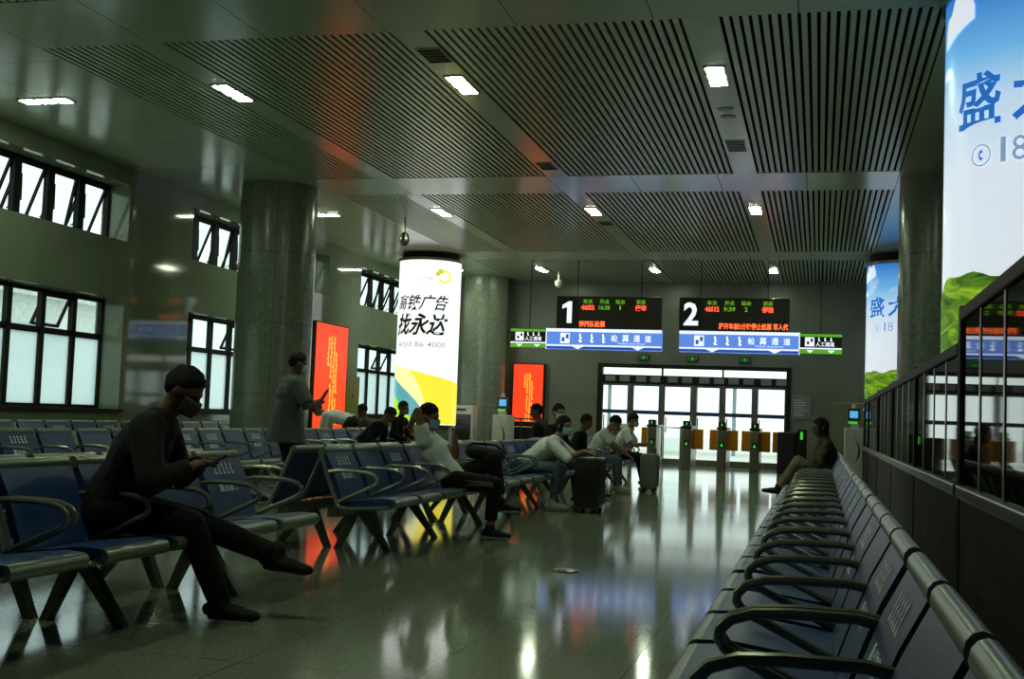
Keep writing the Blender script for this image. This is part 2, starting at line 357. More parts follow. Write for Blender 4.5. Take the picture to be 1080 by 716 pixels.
# ---- windows of the left wall
XG = -11.0
def sash(p, y0, y1, z0, z1, m, parent_name='sash', tilt=0):
    w = y1-y0; h = z1-z0
    s = MB().box(-.02, .02, -w/2, w/2, -.04, 0).box(-.02, .02, -w/2, w/2, -h, -h+.04).box(-.02, .02, -w/2, -w/2+.035, -h+.04, -.04).box(-.02, .02, w/2-.035, w/2, -h+.04, -.04).build('sash', 'frame', p)
    MB().box(-.006, .006, -w/2+.035, w/2-.035, -h+.04, -.04).build('pane', m, s)
    s.location = (XG, (y0+y1)/2, z1); s.rotation_euler.y = tilt
    return s
wi = 0
for w0, w1 in WINS:
    n = 8 if w1-w0 > 5.5 else 6
    pw = (w1-w0)/n
    for lvl, (z0, z1) in enumerate(WZ):
        wi += 1
        fr = MB().box(XG-.04, XG+.04, w0, w1, z0, z0+.05).box(XG-.04, XG+.04, w0, w1, z1-.05, z1).box(XG-.04, XG+.04, w0, w0+.05, z0+.05, z1-.05).box(XG-.04, XG+.04, w1-.05, w1, z0+.05, z1-.05)
        fr = struct(fr.build('window_%d' % wi, 'frame'))
        MB().box(XL-.06, XL+.05, w0-.05, w1+.05, z0-.05, z0-.001).build('sill', 'frame', fr) if lvl == 0 else None
        HM = .05 if lvl == 0 else .075
        for k in range(1, n): MB().box(XG-.035, XG+.05, w0+k*pw-HM, w0+k*pw+HM, z0+.05, z1-.05).build('mullion', 'frame', fr)
        for k in range(n):
            a, b = w0+k*pw+(.05 if k == 0 else HM), w0+(k+1)*pw-(.05 if k == n-1 else HM)
            if lvl == 0:
                MB().box(XG-.035, XG+.035, a, b, 2.06, 2.15).build('transom_bar', 'frame', fr)
                MB().box(XG-.005, XG+.005, a, b, z0+.05, 2.06).build('pane', 'glass_frost', fr)
                if k % 3 == 0:
                    sash(fr, a, b, 2.15, z1-.05, 'glass_clear', tilt=.42)
                    MB().tube([(XG+.02, a+.03, 2.2), (XG-.18, a+.03, 2.26)], .008, 5).build('stay', 'dsteel', fr)
                else: MB().box(XG-.005, XG+.005, a, b, 2.15, z1-.05).build('pane', 'glass_clear', fr)
            else:
                sash(fr, a, b, z0+.05, z1-.05, 'glass_clear', tilt=.38 if k % 4 != 2 else .20)
                for q in (a+.03,): MB().tube([(XG+.03, q, z1-.25), (XG+.04, q, z0+.28), (XG-.2, q, z0+.16)], .011, 5).build('stay', 'frame', fr)

# ---- platform doors in the far wall
door = struct(MB().box(DX0, DX0+.12, YF-.03, YF+.2, 0, DZ).box(DX1-.12, DX1, YF-.03, YF+.2, 0, DZ).box(DX0+.12, DX1-.12, YF-.03, YF+.2, DZ-.1, DZ).build('door_1', 'frame'))
MB().box(DX0+.12, DX1-.12, YF-.05, YF+.15, 2.10, 2.33).build('door_track', 'frame', door)
px = [DX0+.12, -4.86, -4.03, -3.20, -2.45, -1.62, DX1-.12]
for k in range(6):
    a, b = px[k], px[k+1]
    if k: MB().box(a-.05, a+.05, YF-.04, YF+.12, 0, 2.10).build('door_post', 'dsteel', door)
    a2, b2 = a+(.05 if k else 0), b-(.05 if k < 5 else 0)
    lf = MB().box(a2, a2+.035, YF+.03, YF+.07, 0, 2.10).box(b2-.035, b2, YF+.03, YF+.07, 0, 2.10).box(a2+.035, b2-.035, YF+.03, YF+.07, 0, .16).box(a2+.035, b2-.035, YF+.03, YF+.07, 2.04, 2.10).build('door_leaf', 'dsteel', door)
    MB().box(a2+.035, b2-.035, YF+.045, YF+.055, .16, 2.04).build('pane', 'glass_door', lf)
    MB().box(a2+.035, b2-.035, YF+.038, YF+.0449, 1.30, 1.40).build('safety_band', mat('bandblue', (.02, .05, .16), .4), lf)
    MB().box(a2+.06, a2+.09, YF-.01, YF+.03, .85, 1.25).build('handle', 'steel', lf)
    for q in range(2): MB().box(a2+.1+q*.38, a2+.36+q*.38, YF-.065, YF-.051, 2.15, 2.30).build('track_box', 'grey_plastic', door)
for k in range(3):
    a, b = px[2*k]+(.02), px[2*k+2]-.02
    MB().box(a, b, YF+.04, YF+.05, 2.33, DZ-.1).build('pane', 'glass_door', door)
    MB().box(b, b+.04, YF-.03, YF+.12, 2.33, DZ-.1).build('transom_post', 'frame', door) if k < 2 else None

# ---- outdoors seen through the glass
struct(bx('trim_9', 'concrete', (-60, 60, YF+.3, 90, -.5, -.02)))
struct(bx('trim_10', 'concrete', (-70, XL-.5, -40, YF+.3, -.5, -.02)))
t = thing('platform_canopy', 'pale platform canopy beam on thin posts beyond the glass doors', 'canopy', (0, 0, 0))
MB().box(-9, 5, 44.0, 44.5, 2.45, 2.62).build('beam', 'paint_blue', t)
for xx in (-7.6, -4.4, -3.0, -1.15): MB().tube([(xx, 44.2, -.02), (xx, 44.2, 2.45)], .07, 8).build('post', 'paint_blue', t)
MB().box(-9, 5, 44.0, 47, 2.62, 2.7).build('roof', 'paint_pale', t)
t = thing('annex_building', 'pale low building with a blue window band seen through the left windows', 'building', (0, 0, 0))
MB().box(-30, -24, -12, 36, -.02, 4.3).build('wall', 'paint_pale', t)
for k in range(10): MB().box(-24.0, -23.95, -11+k*4.6, -7.2+k*4.6, 2.2, 3.4).build('window', 'paint_blue', t)
MB().box(-30.4, -23.6, -12.4, 36.4, 4.3, 4.55).build('roof', 'concrete', t)

# ---- pillars
def pillar(x, y, r, label, name='pillar'):
    t = thing(name, label, 'pillar', (x, y, 0))
    MB().lathe([(r+.02, 0), (r+.02, .15), (r, .16)], 48).build('base', 'frame', t, True)
    h = (ZC-.16)/4
    for k in range(4):
        for q in range(4):          # curved stone cladding slabs with open joints
            v = []; f = []; n = 10; g = .003/r
            a0, a1 = q*math.pi/2+g+.4, (q+1)*math.pi/2-g+.4; z0, z1 = .16+k*h+.003, .16+(k+1)*h-.003
            for i in range(n+1):
                a = a0+(a1-a0)*i/n
                for rr, zz in ((r, z0), (r, z1), (r-.03, z1), (r-.03, z0)): v.append((rr*math.cos(a), rr*math.sin(a), zz))
            for i in range(n):
                for j in range(4): f.append((i*4+j, (i+1)*4+j, (i+1)*4+(j+1) % 4, i*4+(j+1) % 4))
            f += [(3, 2, 1, 0), (n*4, n*4+1, n*4+2, n*4+3)]
            MB().add(v, f).build('slab', 'pillar', t, True)
    MB().lathe([(r-.03, .02), (r-.03, ZC-.002)], 40).build('core', 'frame', t, True)
    return t
PR = .64
pillar(-8.86, 18.30, PR, 'round dark granite pillar between the window bays, nearest on the left')
pillar(-8.72, 30.72, .60, 'round granite pillar against the far wall behind the advert column')
pillar(1.72, 18.27, PR, 'dark round pillar on the right between the two sky adverts')

def cyl(x, y, r):        # maps (arc length, height) to a point on an advert drum facing the camera end
    return lambda s, z, e=.0: (x+(r+e)*math.sin(s/r), y-(r+e)*math.cos(s/r), z)
def drum(x, y, r, z0, z1, m, label, zcap):
    t = thing('advert_column', label, 'advertisement', (0, 0, 0))
    v = []; f = []; n = 72
    for i in range(n):
        a = 2*math.pi*i/n
        for z in (z0, z1): v.append((x+r*math.sin(a), y-r*math.cos(a), z))
    f = [(2*i, 2*((i+1) % n), 2*((i+1) % n)+1, 2*i+1) for i in range(n)]
    MB().add(v, f).build('lit_print', m, t, True)
    MB().lathe([(r-.05, 0), (r-.05, z0-.02)], 40, x, y).build('base', 'pillar', t, True)
    MB().lathe([(r+.03, z0-.05), (r+.03, z0), (r-.02, z0+.001)], 48, x, y).build('lower_ring', 'dsteel', t, True)
    MB().lathe([(r-.02, z1-.001), (r+.035, z1), (r+.035, z1+.06), (r-.02, z1+.07)], 48, x, y).build('upper_ring', 'dsteel', t, True)
    MB().lathe([(r-.06, z1+.06), (r-.06, zcap)], 40, x, y).build('core', 'frame', t, True)
    return t
def columns(t, m, x, y, r, s0, s1, lo, hi, e, name='printed_shape', n=60):
    v = []; f = []; P = cyl(x, y, r)
    for i in range(n+1):
        s = s0+(s1-s0)*i/n; a, b = lo(s), max(lo(s), hi(s)); v += [P(s, a, e), P(s, b, e)]
    f = [(2*i, 2*i+2, 2*i+3, 2*i+1) for i in range(n)]
    me = bpy.data.meshes.new(name); me.from_pydata(v, [], f); me.materials.append(MATS[m]); return link(name, me, t)
# white advert column on the left
AX, AY, AR = -8.86, 26.4, .72
t = drum(AX, AY, AR, .85, 4.60, 'adwhite', 'glowing white and yellow advert column with black Chinese lettering', ZC-.002)
P = cyl(AX, AY, AR)
def txt(t, s, w, h, cs, cz, m, P=P, shear=0., e=.012, bold=0., name='lettering'):
    g = fit(text_geo(s, 1, shear, bold), w, h, cs, cz); return put_geo(name, m, t, g, lambda a, b: P(a, b, e))
txt(t, '高铁广告', 1.34, .36, .02, 3.62, 'adink', shear=.38, bold=.014)
txt(t, '找永达', 1.36, .50, .02, 3.12, 'adink', shear=.38, bold=.026)
txt(t, '4000 86 4000', 1.22, .13, .04, 2.66, 'adgray', bold=.012)
txt(t, '永达传媒', .34, .08, .12, 4.17, 'adgray'); txt(t, 'YONGDA MEDIA', .36, .035, .12, 4.08, 'adgray')
def ring(t, m, cs, cz, r0, r1, a0, a1, sx=1.15):
    g = ([], []); n = 24
    for i in range(n+1):
        a = a0+(a1-a0)*i/n; g[0].extend([Vector((cs+r0*sx*math.cos(a), cz+r0*math.sin(a), 0)), Vector((cs+r1*sx*math.cos(a), cz+r1*math.sin(a), 0))])
    for i in range(n): g[1].append((2*i, 2*i+1, 2*i+3, 2*i+2))
    put_geo('logo_stroke', m, t, g, lambda a, b: P(a, b, .012))
ring(t, 'adyellow', .56, 4.23, .10, .15, -2.6, 1.9); ring(t, 'adgreen', .47, 4.34, .0, .06, 0, 6.28); ring(t, 'redtext', .40, 4.28, .0, .045, 0, 6.28)
def curve(pts):
    def f(s):
        if s <= pts[0][0]: return pts[0][1]
        for (s0, z0), (s1, z1) in zip(pts, pts[1:]):
            if s <= s1: q = (s-s0)/(s1-s0); return z0+(z1-z0)*q
        return pts[-1][1]
    return f
ytop = curve([(-1.7, 2.36), (-.9, 2.25), (-.3, 2.12), (.3, 1.98), (.9, 1.86), (1.4, 1.79), (1.8, 1.76)])
ylow = curve([(-1.7, 2.2), (-.9, 1.97), (-.68, 1.88), (-.45, 1.75), (-.2, 1.58), (.02, 1.38), (.16, 1.2), (.27, 1.0), (.35, .87), (2, .87)])
glow_ = curve([(-1.7, 2.0), (-.9, 1.60), (-.6, 1.42), (-.27, 1.16), (-.05, .97), (.07, .87), (2, .86)])
columns(t, 'adgreen', AX, AY, AR, -1.7, .07, lambda s: .86, glow_, .006)
columns(t, 'adteal', AX, AY, AR, -1.7, .35, lambda s: max(.86, glow_(s)), ylow, .006)
columns(t, 'adyellow', AX, AY, AR, -1.7, 1.7, lambda s: max(.86, ylow(s)), ytop, .006)
columns(t, 'adyellow_pale', AX, AY, AR, -1.2, .42, lambda s: max(.87, ylow(s)), lambda s: min(ytop(s), max(.87, ylow(s))+max(0, .9*(.42-s)*(s+1.2))), .009)
# two sky adverts on the right
for k, (x, y, lab) in enumerate(((1.70, 10.13, 'large glowing advert column with blue sky and green hills at the right edge'),
                                 (1.68, 26.4, 'glowing sky and green hills advert column farther off behind the dark pillar'))):
    r = .76; t = drum(x, y, r, 1.55, 4.56, 'adsky', lab, ZC-.002); P2 = cyl(x, y, r)
    columns(t, 'adhill', x, y, r, -2.2, 2.2, lambda s: 1.56, lambda s: 2.26+.10*math.sin(s*2.3+2.2)+.05*math.sin(s*6.1+1)+.02*math.sin(s*17), .006, 'printed_hills')
    zt = 3.66
    txt(t, '盛', .40, .42, -.64, zt, 'adbluetext', P2, bold=.02); txt(t, '大', .40, .42, -.16, zt+.0, 'adbluetext', P2, bold=.02)
    txt(t, '1', .04, .19, -.42, zt-.42, 'adbluegrey', P2); txt(t, '8', .11, .19, -.30, zt-.42, 'adbluegrey', P2)
    columns(t, 'adcloud', x, y, r, -1.12, -.68, lambda s: 4.18+.35*(s+1.12)-.02, lambda s: 4.18+.35*(s+1.12)+.26*max(0, 1-((s+.88)/.22)**2)**.5+.03*math.sin(s*40), .007, 'printed_cloud')
    columns(t, 'adcloud', x, y, r, -1.15, -.95, lambda s: 3.92, lambda s: 3.92+.09*max(0, 1-((s+1.05)/.1)**2)**.5, .007, 'printed_cloud')
    g = ([], []); n = 20
    for i in range(n+1):
        a = 2*math.pi*i/n; g[0].extend([Vector((-.60+.075*math.cos(a), zt-.44+.075*math.sin(a), 0)), Vector((-.60+.085*math.cos(a), zt-.44+.085*math.sin(a), 0))])
    for i in range(n): g[1].append((2*i, 2*i+1, 2*i+3, 2*i+2))
    put_geo('telephone_ring', 'adbluegrey', t, g, lambda a, b: P2(a, b, .012))
    g = ([], []); 
    for i in range(9):
        a = 2.2+1.9*i/8; w = .028 if i in (0, 1, 7, 8) else .014
        g[0].extend([Vector((-.565+.055*math.cos(a), zt-.44+.055*math.sin(a), 0)), Vector((-.565+(.055-w)*math.cos(a), zt-.44+(.055-w)*math.sin(a), 0))])
    for i in range(8): g[1].append((2*i, 2*i+1, 2*i+3, 2*i+2))
    put_geo('telephone_handset', 'adbluetext', t, g, lambda a, b: P2(a, b, .013))
# ================================================================== THINGS
# ---- steel and blue vinyl bench units, four seats each
PITCH = .6
def make_bench(printed):
    t = thing('waiting_bench', 'bench', 'bench')
    n = 4
    seat_p = [(-.015, .40), (.0, .425), (-.02, .447), (-.10, .452), (-.28, .430), (-.42, .412), (-.42, .372), (-.28, .385), (-.10, .405)]
    back_p = [(-.415, .42), (-.45, .415), (-.50, .55), (-.545, .66), (-.60, .775), (-.57, .79), (-.51, .675), (-.465, .56)]
    seat = MB().prism(seat_p, 'y', .035, PITCH-.035).mesh('seat', 'seatblue'); back = MB().prism(back_p, 'y', .035, PITCH-.035).mesh('backrest', 'seatblue')
    strim = MB().tube([(-.012, .04, .412), (-.012, PITCH-.04, .412)], .036, 12).mesh('seat_edge', 'seattrim')
    btrim = MB().tube([(-.588, .03, .787), (-.588, PITCH-.03, .787)], .027, 12, flat=1.2).mesh('top_edge', 'seattrim')
    arm = MB().tube([(-.52, 0, .635), (-.45, 0, .648), (-.30, 0, .648), (-.21, 0, .642), (-.155, 0, .624), (-.128, 0, .598), (-.126, 0, .575), (-.142, 0, .552), (-.18, 0, .532), (-.43, 0, .415)], .0145, 8).mesh('armrest', 'armbar')
    fr = MB().tube([(-.60, 0, .79), (-.515, 0, .575), (-.44, 0, .40), (-.42, 0, .375), (-.36, 0, .365), (-.02, 0, .385)], .022, 6, flat=.7).mesh('side_frame', 'seattrim')
    leg = MB()
    for pts in ([(-.50, .34), (-.45, .33), (-.235, .03), (-.215, .0), (-.265, .0), (-.285, .03), (-.50, .28)], [(-.50, .34), (-.50, .28), (-.625, .03), (-.64, .0), (-.69, .0), (-.675, .03), (-.55, .33)]):
        leg.prism(pts, 'y', -.03, .03)
    leg = leg.mesh('stand', 'legmetal')
    rnd = random.Random(3)
    for i in range(n):
        s = link('seat', seat, t, True, (0, i*PITCH, 0)); link('seat_edge', strim, s, True)
        b = link('backrest', back, t, True, (0, i*PITCH, 0)); link('top_edge', btrim, b, True)
        if i in printed:
            u0 = Vector((-.503, 0, .62)); d = Vector((-.052, 0, .115)).normalized(); nrm = Vector((d.z, 0, -d.x))
            g = merge([squiggle((k-2)*.052, .075, .075, .04, rnd) for k in range(5)] + [fit(text_geo('重点旅客', 1, bold=.02), .25, .06, .0, -.045)])
            put_geo('lettering', 'white_print', b, g, lambda a, c: tuple(u0 + Vector((0, PITCH/2+a, 0)) + d*(c+.02) + nrm*.016))
    for i in range(n+1): link('armrest', arm, t, True, (0, i*PITCH, 0)); link('side_frame', fr, t, True, (0, i*PITCH, 0))
    for yy in (PITCH, 3*PITCH): link('stand', leg, t, False, (0, yy, 0))
    MB().box(-.55, -.46, .08, n*PITCH-.08, .29, .36).build('beam', 'legmetal', t)
    return t
protoA = make_bench((0, 2)); protoB = make_bench((1, 3)); used = set()
def bench(x, y0, face, label, group, kind=0):
    p = (protoA, protoB)[kind]
    o = copy_tree(p)
    o.location = (x, y0 if face > 0 else y0+4*PITCH, 0); o.rotation_euler.z = 0 if face > 0 else math.pi
    o['label'] = label; o['group'] = group
GA = 'aisle benches facing the right'; 
bench(-3.06, 2.24, 1, 'blue four-seat bench cut off by the left edge, nearest in the left aisle row', GA, 1)
bench(-3.06, 4.70, 1, 'blue four-seat bench under the seated man in black', GA, 1)
bench(-3.06, 8.45, 1, 'blue four-seat bench holding the man with one arm behind his head', GA)
bench(-3.06, 11.15, 1, 'blue four-seat bench beside the woman leaning on her black suitcase', GA)
bench(-3.06, 13.70, 1, 'blue four-seat bench behind the black suitcase in the aisle row', GA)
bench(-3.06, 17.00, 1, 'blue four-seat bench under the two men in white by the grey suitcase', GA)
bench(-3.06, 19.50, 1, 'last blue four-seat bench of the aisle row before the ticket gates', GA)
GB = 'benches back to back with the aisle benches'
bench(-4.48, 2.24, -1, 'blue bench facing the windows, back to back with the nearest aisle bench', GB)
bench(-4.48, 4.70, -1, 'blue bench facing the windows, backing the seat of the man in black', GB)
bench(-4.48, 8.45, -1, 'blue bench facing the windows with looped armrests beside the standing man', GB)
bench(-4.48, 11.15, -1, 'blue bench facing the windows, behind the man with raised arm', GB)
bench(-4.48, 16.20, -1, 'blue bench facing the windows under the two dark-clothed travellers', GB)
GC = 'middle row of blue benches'
for k, lab in enumerate(('nearest', 'second', 'third', 'fourth', 'fifth')):
    bench(-6.78, 8.30+2.46*k+(.5 if k > 2 else 0), 1, '%s four-seat blue bench of the middle row, counted from the left edge' % lab, GC, k % 2)
bench(-8.22, 18.64, -1, 'blue bench facing the windows under the person in brown', GC)
GD = 'benches along the window wall'
for k, lab in enumerate(('nearest', 'second', 'third', 'fourth')):
    bench(-9.75, 11.3+2.46*k, 1, '%s four-seat blue bench along the window wall' % lab, GD, k % 2)
GR = 'right-hand row of benches'
for k, lab in enumerate(('nearest', 'second', 'third', 'fourth', 'fifth', 'sixth')):
    bench(-.355, .62+2.46*k, -1, '%s bench of the right-hand row, counted away from the camera' % lab, GR, k % 2)
for p in (protoA, protoB):
    for ch in list(p.children):
        for g in list(ch.children): bpy.data.objects.remove(g)
        bpy.data.objects.remove(ch)
    bpy.data.objects.remove(p)

# ---- glass partition on the right
PX = .90
pm = MB().box(-.03, .03, -.028, .028, .76, 1).mesh('post', 'dsteel')
def partition(y0, n, zt, label, mod=.94):
    t = thing('glass_partition', label, 'partition', (PX, y0, 0), group='glass partition along the right-hand benches')
    pm = MB().box(-.011, .011, -.028, .028, .77, zt-.07).mesh('post', 'dsteel'); pm2 = MB().box(-.024, .024, -.055, .055, 0, zt+.02).mesh('main_post', 'frame')
    gm = MB().box(-.006, .006, .03, mod-.03, .78, zt-.08).mesh('pane', 'glass_tint'); bm_ = MB().box(-.025, .025, .004, mod-.004, .02, .69).mesh('base_panel', 'wood')
    for k in range(n+1):
        if k in (0, n) or k % 4 == 0: link('main_post', pm2, t, loc=(0, k*mod, 0))
        else: link('post', pm, t, loc=(0, k*mod, 0))
        if k < n: link('pane', gm, t, loc=(0, k*mod, 0)); link('base_panel', bm_, t, loc=(.01, k*mod, 0))
    MB().rbox(-.03, .04, .056, n*mod-.056, zt-.08, zt, .012).build('top_rail', 'wood', t); MB().rbox(-.045, .045, .056, n*mod-.056, .69, .77, .012).build('sill_rail', 'dsteel', t)
partition(.75, 8, 1.91, 'taller dark glass partition section beside the nearest right-hand benches')
partition(8.30, 18, 1.70, 'lower dark glass partition section running toward the far wall on the right')

# ---- hanging departure boards
def one_shape(): return [Vector(p+(0,)) for p in ((-.02,-.31),(.12,-.31),(.12,.31),(.03,.31),(-.16,.20),(-.16,.09),(-.02,.15))], [(0,1,2,3,6),(3,4,5,6)]
YS = 27.3
def board(num, x0, x1, g0, g1, blue0, blue1, train, tm, status, msg, mx):
    t = thing('departure_board', 'hanging departure board with the big white %s' % ('one, left of the pair above the gates' if num == '1' else 'two, right of the pair above the gates'), 'sign', (0, YS, 0), group='gate departure boards')
    fy = -.081
    led = MB().rbox(x0, x1, -.08, .08, 3.205, 3.96, .01).build('led_panel', 'ledboard', t)
    def put(name, m, g, cx, cz, par=led, e=0.): put_geo(name, m, par, g, lambda a, b: (cx+a, fy-.003-e, cz+b))
    MB().box(x0+.01, x0+.52, -.0835, -.0805, 3.215, 3.95).build('number_panel', 'black', led)
    if num == '1': put('number', 'signwhite', (lambda g: ([v*.82 for v in g[0]], g[1]))(one_shape()), x0+.27, 3.585, e=.003)
    else: put('number', 'signwhite', fit(text_geo('2', 1, bold=.03), .33, .53), x0+.27, 3.585, e=.003)
    for s, cx in (('车次', .74), ('开点', 1.13), ('站台', 1.50), ('状态', 1.98)): put('led_heading', 'ledgreen', fit(text_geo(s, 1, bold=.015), .22, .105), x0+cx, 3.84)
    put('led_train', 'ledred', fit(text_geo(train, 1, bold=.05), .32, .12), x0+.74, 3.70)
    put('led_time', 'ledgreen', fit(text_geo(tm, 1, bold=.02), .26, .10), x0+1.13, 3.70)
    put('led_platform', 'ledgreen', fit(text_geo('I' if num == '1' else num, 1, bold=.02), .035 if num == '1' else .07, .10), x0+1.50, 3.70)
    put('led_status', 'ledred', fit(text_geo(status, 1, bold=.04), .26, .14), x0+1.98, 3.70)
    put('led_message', 'ledorange', fit(text_geo(msg, 1, bold=.03), mx[1]-mx[0], .15), (mx[0]+mx[1])/2, 3.315)
    bl = MB().rbox(blue0, blue1, -.10, .10, 2.72, 3.20, .012).build('blue_lightbox', 'blueboard', t)
    fy = -.101
    def put2(name, m, g, cx, cz, par): put_geo(name, m, par, g, lambda a, b: (cx+a, fy-.004, cz+b))
    def rect(w, h): return [Vector((-w/2,-h/2,0)), Vector((w/2,-h/2,0)), Vector((w/2,h/2,0)), Vector((-w/2,h/2,0))], [(0,1,2,3)]
    w = blue1-blue0; c = (blue0+blue1)/2
    put2('upper_stripe', 'signwhite', rect(w, .07), c, 3.16, bl); put2('lower_stripe', 'signwhite', rect(w, .035), c, 2.805, bl)
    MB().box(blue0, blue1, -.103, -.1005, 2.725, 2.785).build('lower_band', 'bluedeep', bl)
    ic = blue0+.45
    put2('pictogram_frame', 'signwhite', rect(.22, .24), ic, 2.975, bl)
    put_geo('pictogram', 'bluedeep', bl, merge([([Vector((a-.03,b-.05,0)), Vector((a+.035,b-.05,0)), Vector((a+.035,b+.05,0)), Vector((a-.03,b+.05,0))], [(0,1,2,3)]) for a, b in ((-.045,-.03),(.05,.04))]), lambda a, b: (ic+a, fy-.006, 2.975+b))
    rnd = random.Random(5); 
    for q in range(3): put2('script_word', 'signwhite', squiggle(0, 0, .20, .09, rnd), ic+.36+q*.27, 2.985, bl)
    for q, ch in enumerate('检票通道'): put2('lettering', 'signwhite', fit(text_geo(ch, 1, bold=.02), .15, .16), ic+1.16+q*.26, 2.99, bl)
    put2('small_lettering', 'signwhite', fit(text_geo('Ticket Entrance', 1), .62, .04), ic+1.55, 2.875, bl)
    for fx in (.28, .80):
        g = ([Vector((-.14, .035, 0)), Vector((.14, .035, 0)), Vector((0, -.035, 0))], [(0, 2, 1)]); put2('down_arrow', 'signwhite', g, blue0+w*fx, 2.755, bl)
    MB().box((g1 if g1 <= blue0 else blue1)-.012, (g1 if g1 <= blue0 else blue1)+.012, -.104, .10, 2.72, 3.20).build('divider', 'signwhite', t)
    gb = MB().rbox(g0, g1, -.10, .10, 2.73, 3.19, .012).build('green_lightbox', 'black', t)
    c = (g0+g1)/2; w = g1-g0
    put2('green_stripe', 'greenboard', rect(w, .06), c, 3.145, gb); put2('white_stripe', 'signwhite', rect(w, .03), c, 2.855, gb); put2('green_stripe', 'greenboard', rect(w, .10), c, 2.785, gb)
    put2('pictogram_frame', 'signwhite', rect(.2, .2), g0+.22, 3.0, gb)
    put_geo('pictogram', 'black', gb, merge([([Vector((a-.02,b-.03,0)), Vector((a+.03,b-.03,0)), Vector((a+.03,b+.04,0)), Vector((a-.02,b+.04,0))], [(0,1,2,3)]) for a, b in ((-.04,-.03),(.04,.03))]), lambda a, b: (g0+.22+a, fy-.006, 3.0+b))
    for q in range(3): put2('script_word', 'signwhite', squiggle(0, 0, .08, .05, rnd), g0+.42+q*.13, 3.06, gb)
    put2('lettering', 'signwhite', fit(text_geo('人工通道', 1, bold=.02), .40, .10), g0+.55, 2.95, gb)
    for fx in (.25, .75):
        g = ([Vector((-.08, .03, 0)), Vector((.08, .03, 0)), Vector((0, -.03, 0))], [(0, 2, 1)]); put_geo('down_arrow', 'signwhite', gb, g, lambda a, b: (g0+w*fx+a, fy-.006, 2.785+b))
    for xx, zz in (((x0+x1)/2-.75, 3.955), ((x0+x1)/2+.75, 3.955), ((g0+g1)/2, 3.185)):
        MB().tube([(xx, 0, zz), (xx, 0, ZC-.003)], .012, 6).build('hanging_rod', 'black', t)
board('1', -6.0, -3.55, -7.08, -6.22, -6.22, -3.52, '4652', '16:38', '候车', '请排队检票', (-5.46, -4.84))
board('2', -3.14, -.69, -.46, .45, -3.12, -.46, '46512', '9:39', '停检', '距开车前5分钟停止检票 军人优', (-2.24, -.71))

# ---- red light boxes with yellow upright script
def redbox(name, label, fn_box, face, w, h, rnd):
    t = thing(name, label, 'sign')
    fn_box(t); gs = []
    for cx, y0, y1 in ((-.10, .36, .12), (-.02, .37, .02), (.06, .37, -.02), (.13, .24, -.10), (-.02, -.02, -.30), (.06, -.03, -.34), (.13, -.14, -.36), (-.04, -.34, -.48), (.05, -.36, -.48)):
        gs.append(squiggle(cx*w, (y0+y1)/2*h, (y0-y1)*h, w*.085, rnd))
    put_geo('script', 'redtext', t, merge(gs), face)
def rb1(t):
    MB().rbox(-10.48, -10.16, 22.95, 24.75, .10, 2.95, .01).build('case', 'frame', t)
    MB().box(-10.161, -10.15, 23.0, 24.7, .45, 2.92).build('lit_face', 'redbox', t); MB().box(-10.55, -10.1, 22.9, 24.8, 0, .10).build('foot', 'frame', t)
redbox('red_light_box', 'tall red light box with yellow script standing beside the windows', rb1, lambda a, b: (-10.147, 23.85+a, 1.72+b), 1.9, 2.6, random.Random(11))
def rb2(t):
    MB().rbox(-8.03, -7.15, 31.22, 31.40, .15, 2.55, .01).build('case', 'frame', t)
    MB().box(-8.0, -7.18, 31.21, 31.221, .98, 2.52).build('lit_face', 'redbox', t); MB().box(-8.1, -7.08, 31.15, 31.44, 0, .15).build('foot', 'frame', t)
redbox('red_light_box', 'small red light box with yellow script at the far wall', rb2, lambda a, b: (-7.59+a*.9, 31.207, 1.72+b), .95, 1.5, random.Random(12))

# ---- ticket gates
def gate(x, label, flaps, tall=False, m='dsteel'):
    t = thing('ticket_gate', label, 'ticket gate', (x, 29.3, 0), group='row of ticket gates')
    MB().rbox(-.11, .11, -.65, .65, .0, .98, .03).build('cabinet', m, t); MB().rbox(-.125, .125, -.68, .68, .98, 1.04, .015).build('top', 'blackplastic', t)
    MB().rbox(-.09, .09, -.66, -.42, 1.04, 1.16, .02).build('card_reader', 'blackplastic', t)
    MB().box(-.015, .015, -.668, -.659, 1.06, 1.12).build('reader_light', 'lampgreen', t)
    MB().box(-.06, .06, -.66, -.652, .55, .70).build('arrow_panel', 'blackplastic', t)
    put_geo('arrow', 'lampgreen', t, ([Vector((-.035, -.04, 0)), Vector((.035, -.04, 0)), Vector((0, .05, 0))], [(0, 1, 2)]), lambda a, b: (a, -.665, .625+b))
    for s in flaps:
        MB().rbox(min(s*.11, s*.34), max(s*.11, s*.34), -.02, .02, .48, .97, .012).build('flap', 'flap', t)
    return t
names = ['ticket gate with green light behind the man in white reading', 'ticket gate beside the open glass wicket', 'ticket gate between two pairs of orange flaps, left of the middle',
         'ticket gate with orange flaps on both sides, under board two', 'dark ticket gate at the right end of the gate row']
for k, (x, fl) in enumerate(((-4.75, (1, -1)), (-3.88, (-1,)), (-3.05, (1,)), (-2.22, (1, -1)), (-1.46, (1, -1)))): gate(x, names[k], fl)
t = thing('manual_wicket', 'dark manual wicket cabinet at the right end of the ticket gates', 'ticket gate', (-.62, 29.3, 0))
MB().rbox(-.32, .10, -.6, .6, 0, .98, .03).build('cabinet', 'blackplastic', t); MB().rbox(.12, .34, -.6, .6, 0, 1.05, .03).build('end_cabinet', 'frame', t); MB().box(.2, .26, -.612, -.599, .82, 1.0).build('reader_light', 'lampgreen', t); MB().rbox(-.45, -.32, -.02, .02, .48, .97, .01).build('flap', 'flap', t)
t = thing('glass_wicket', 'clear glass wicket with a steel post between the ticket gates', 'gate', (-3.45, 29.3, 0))
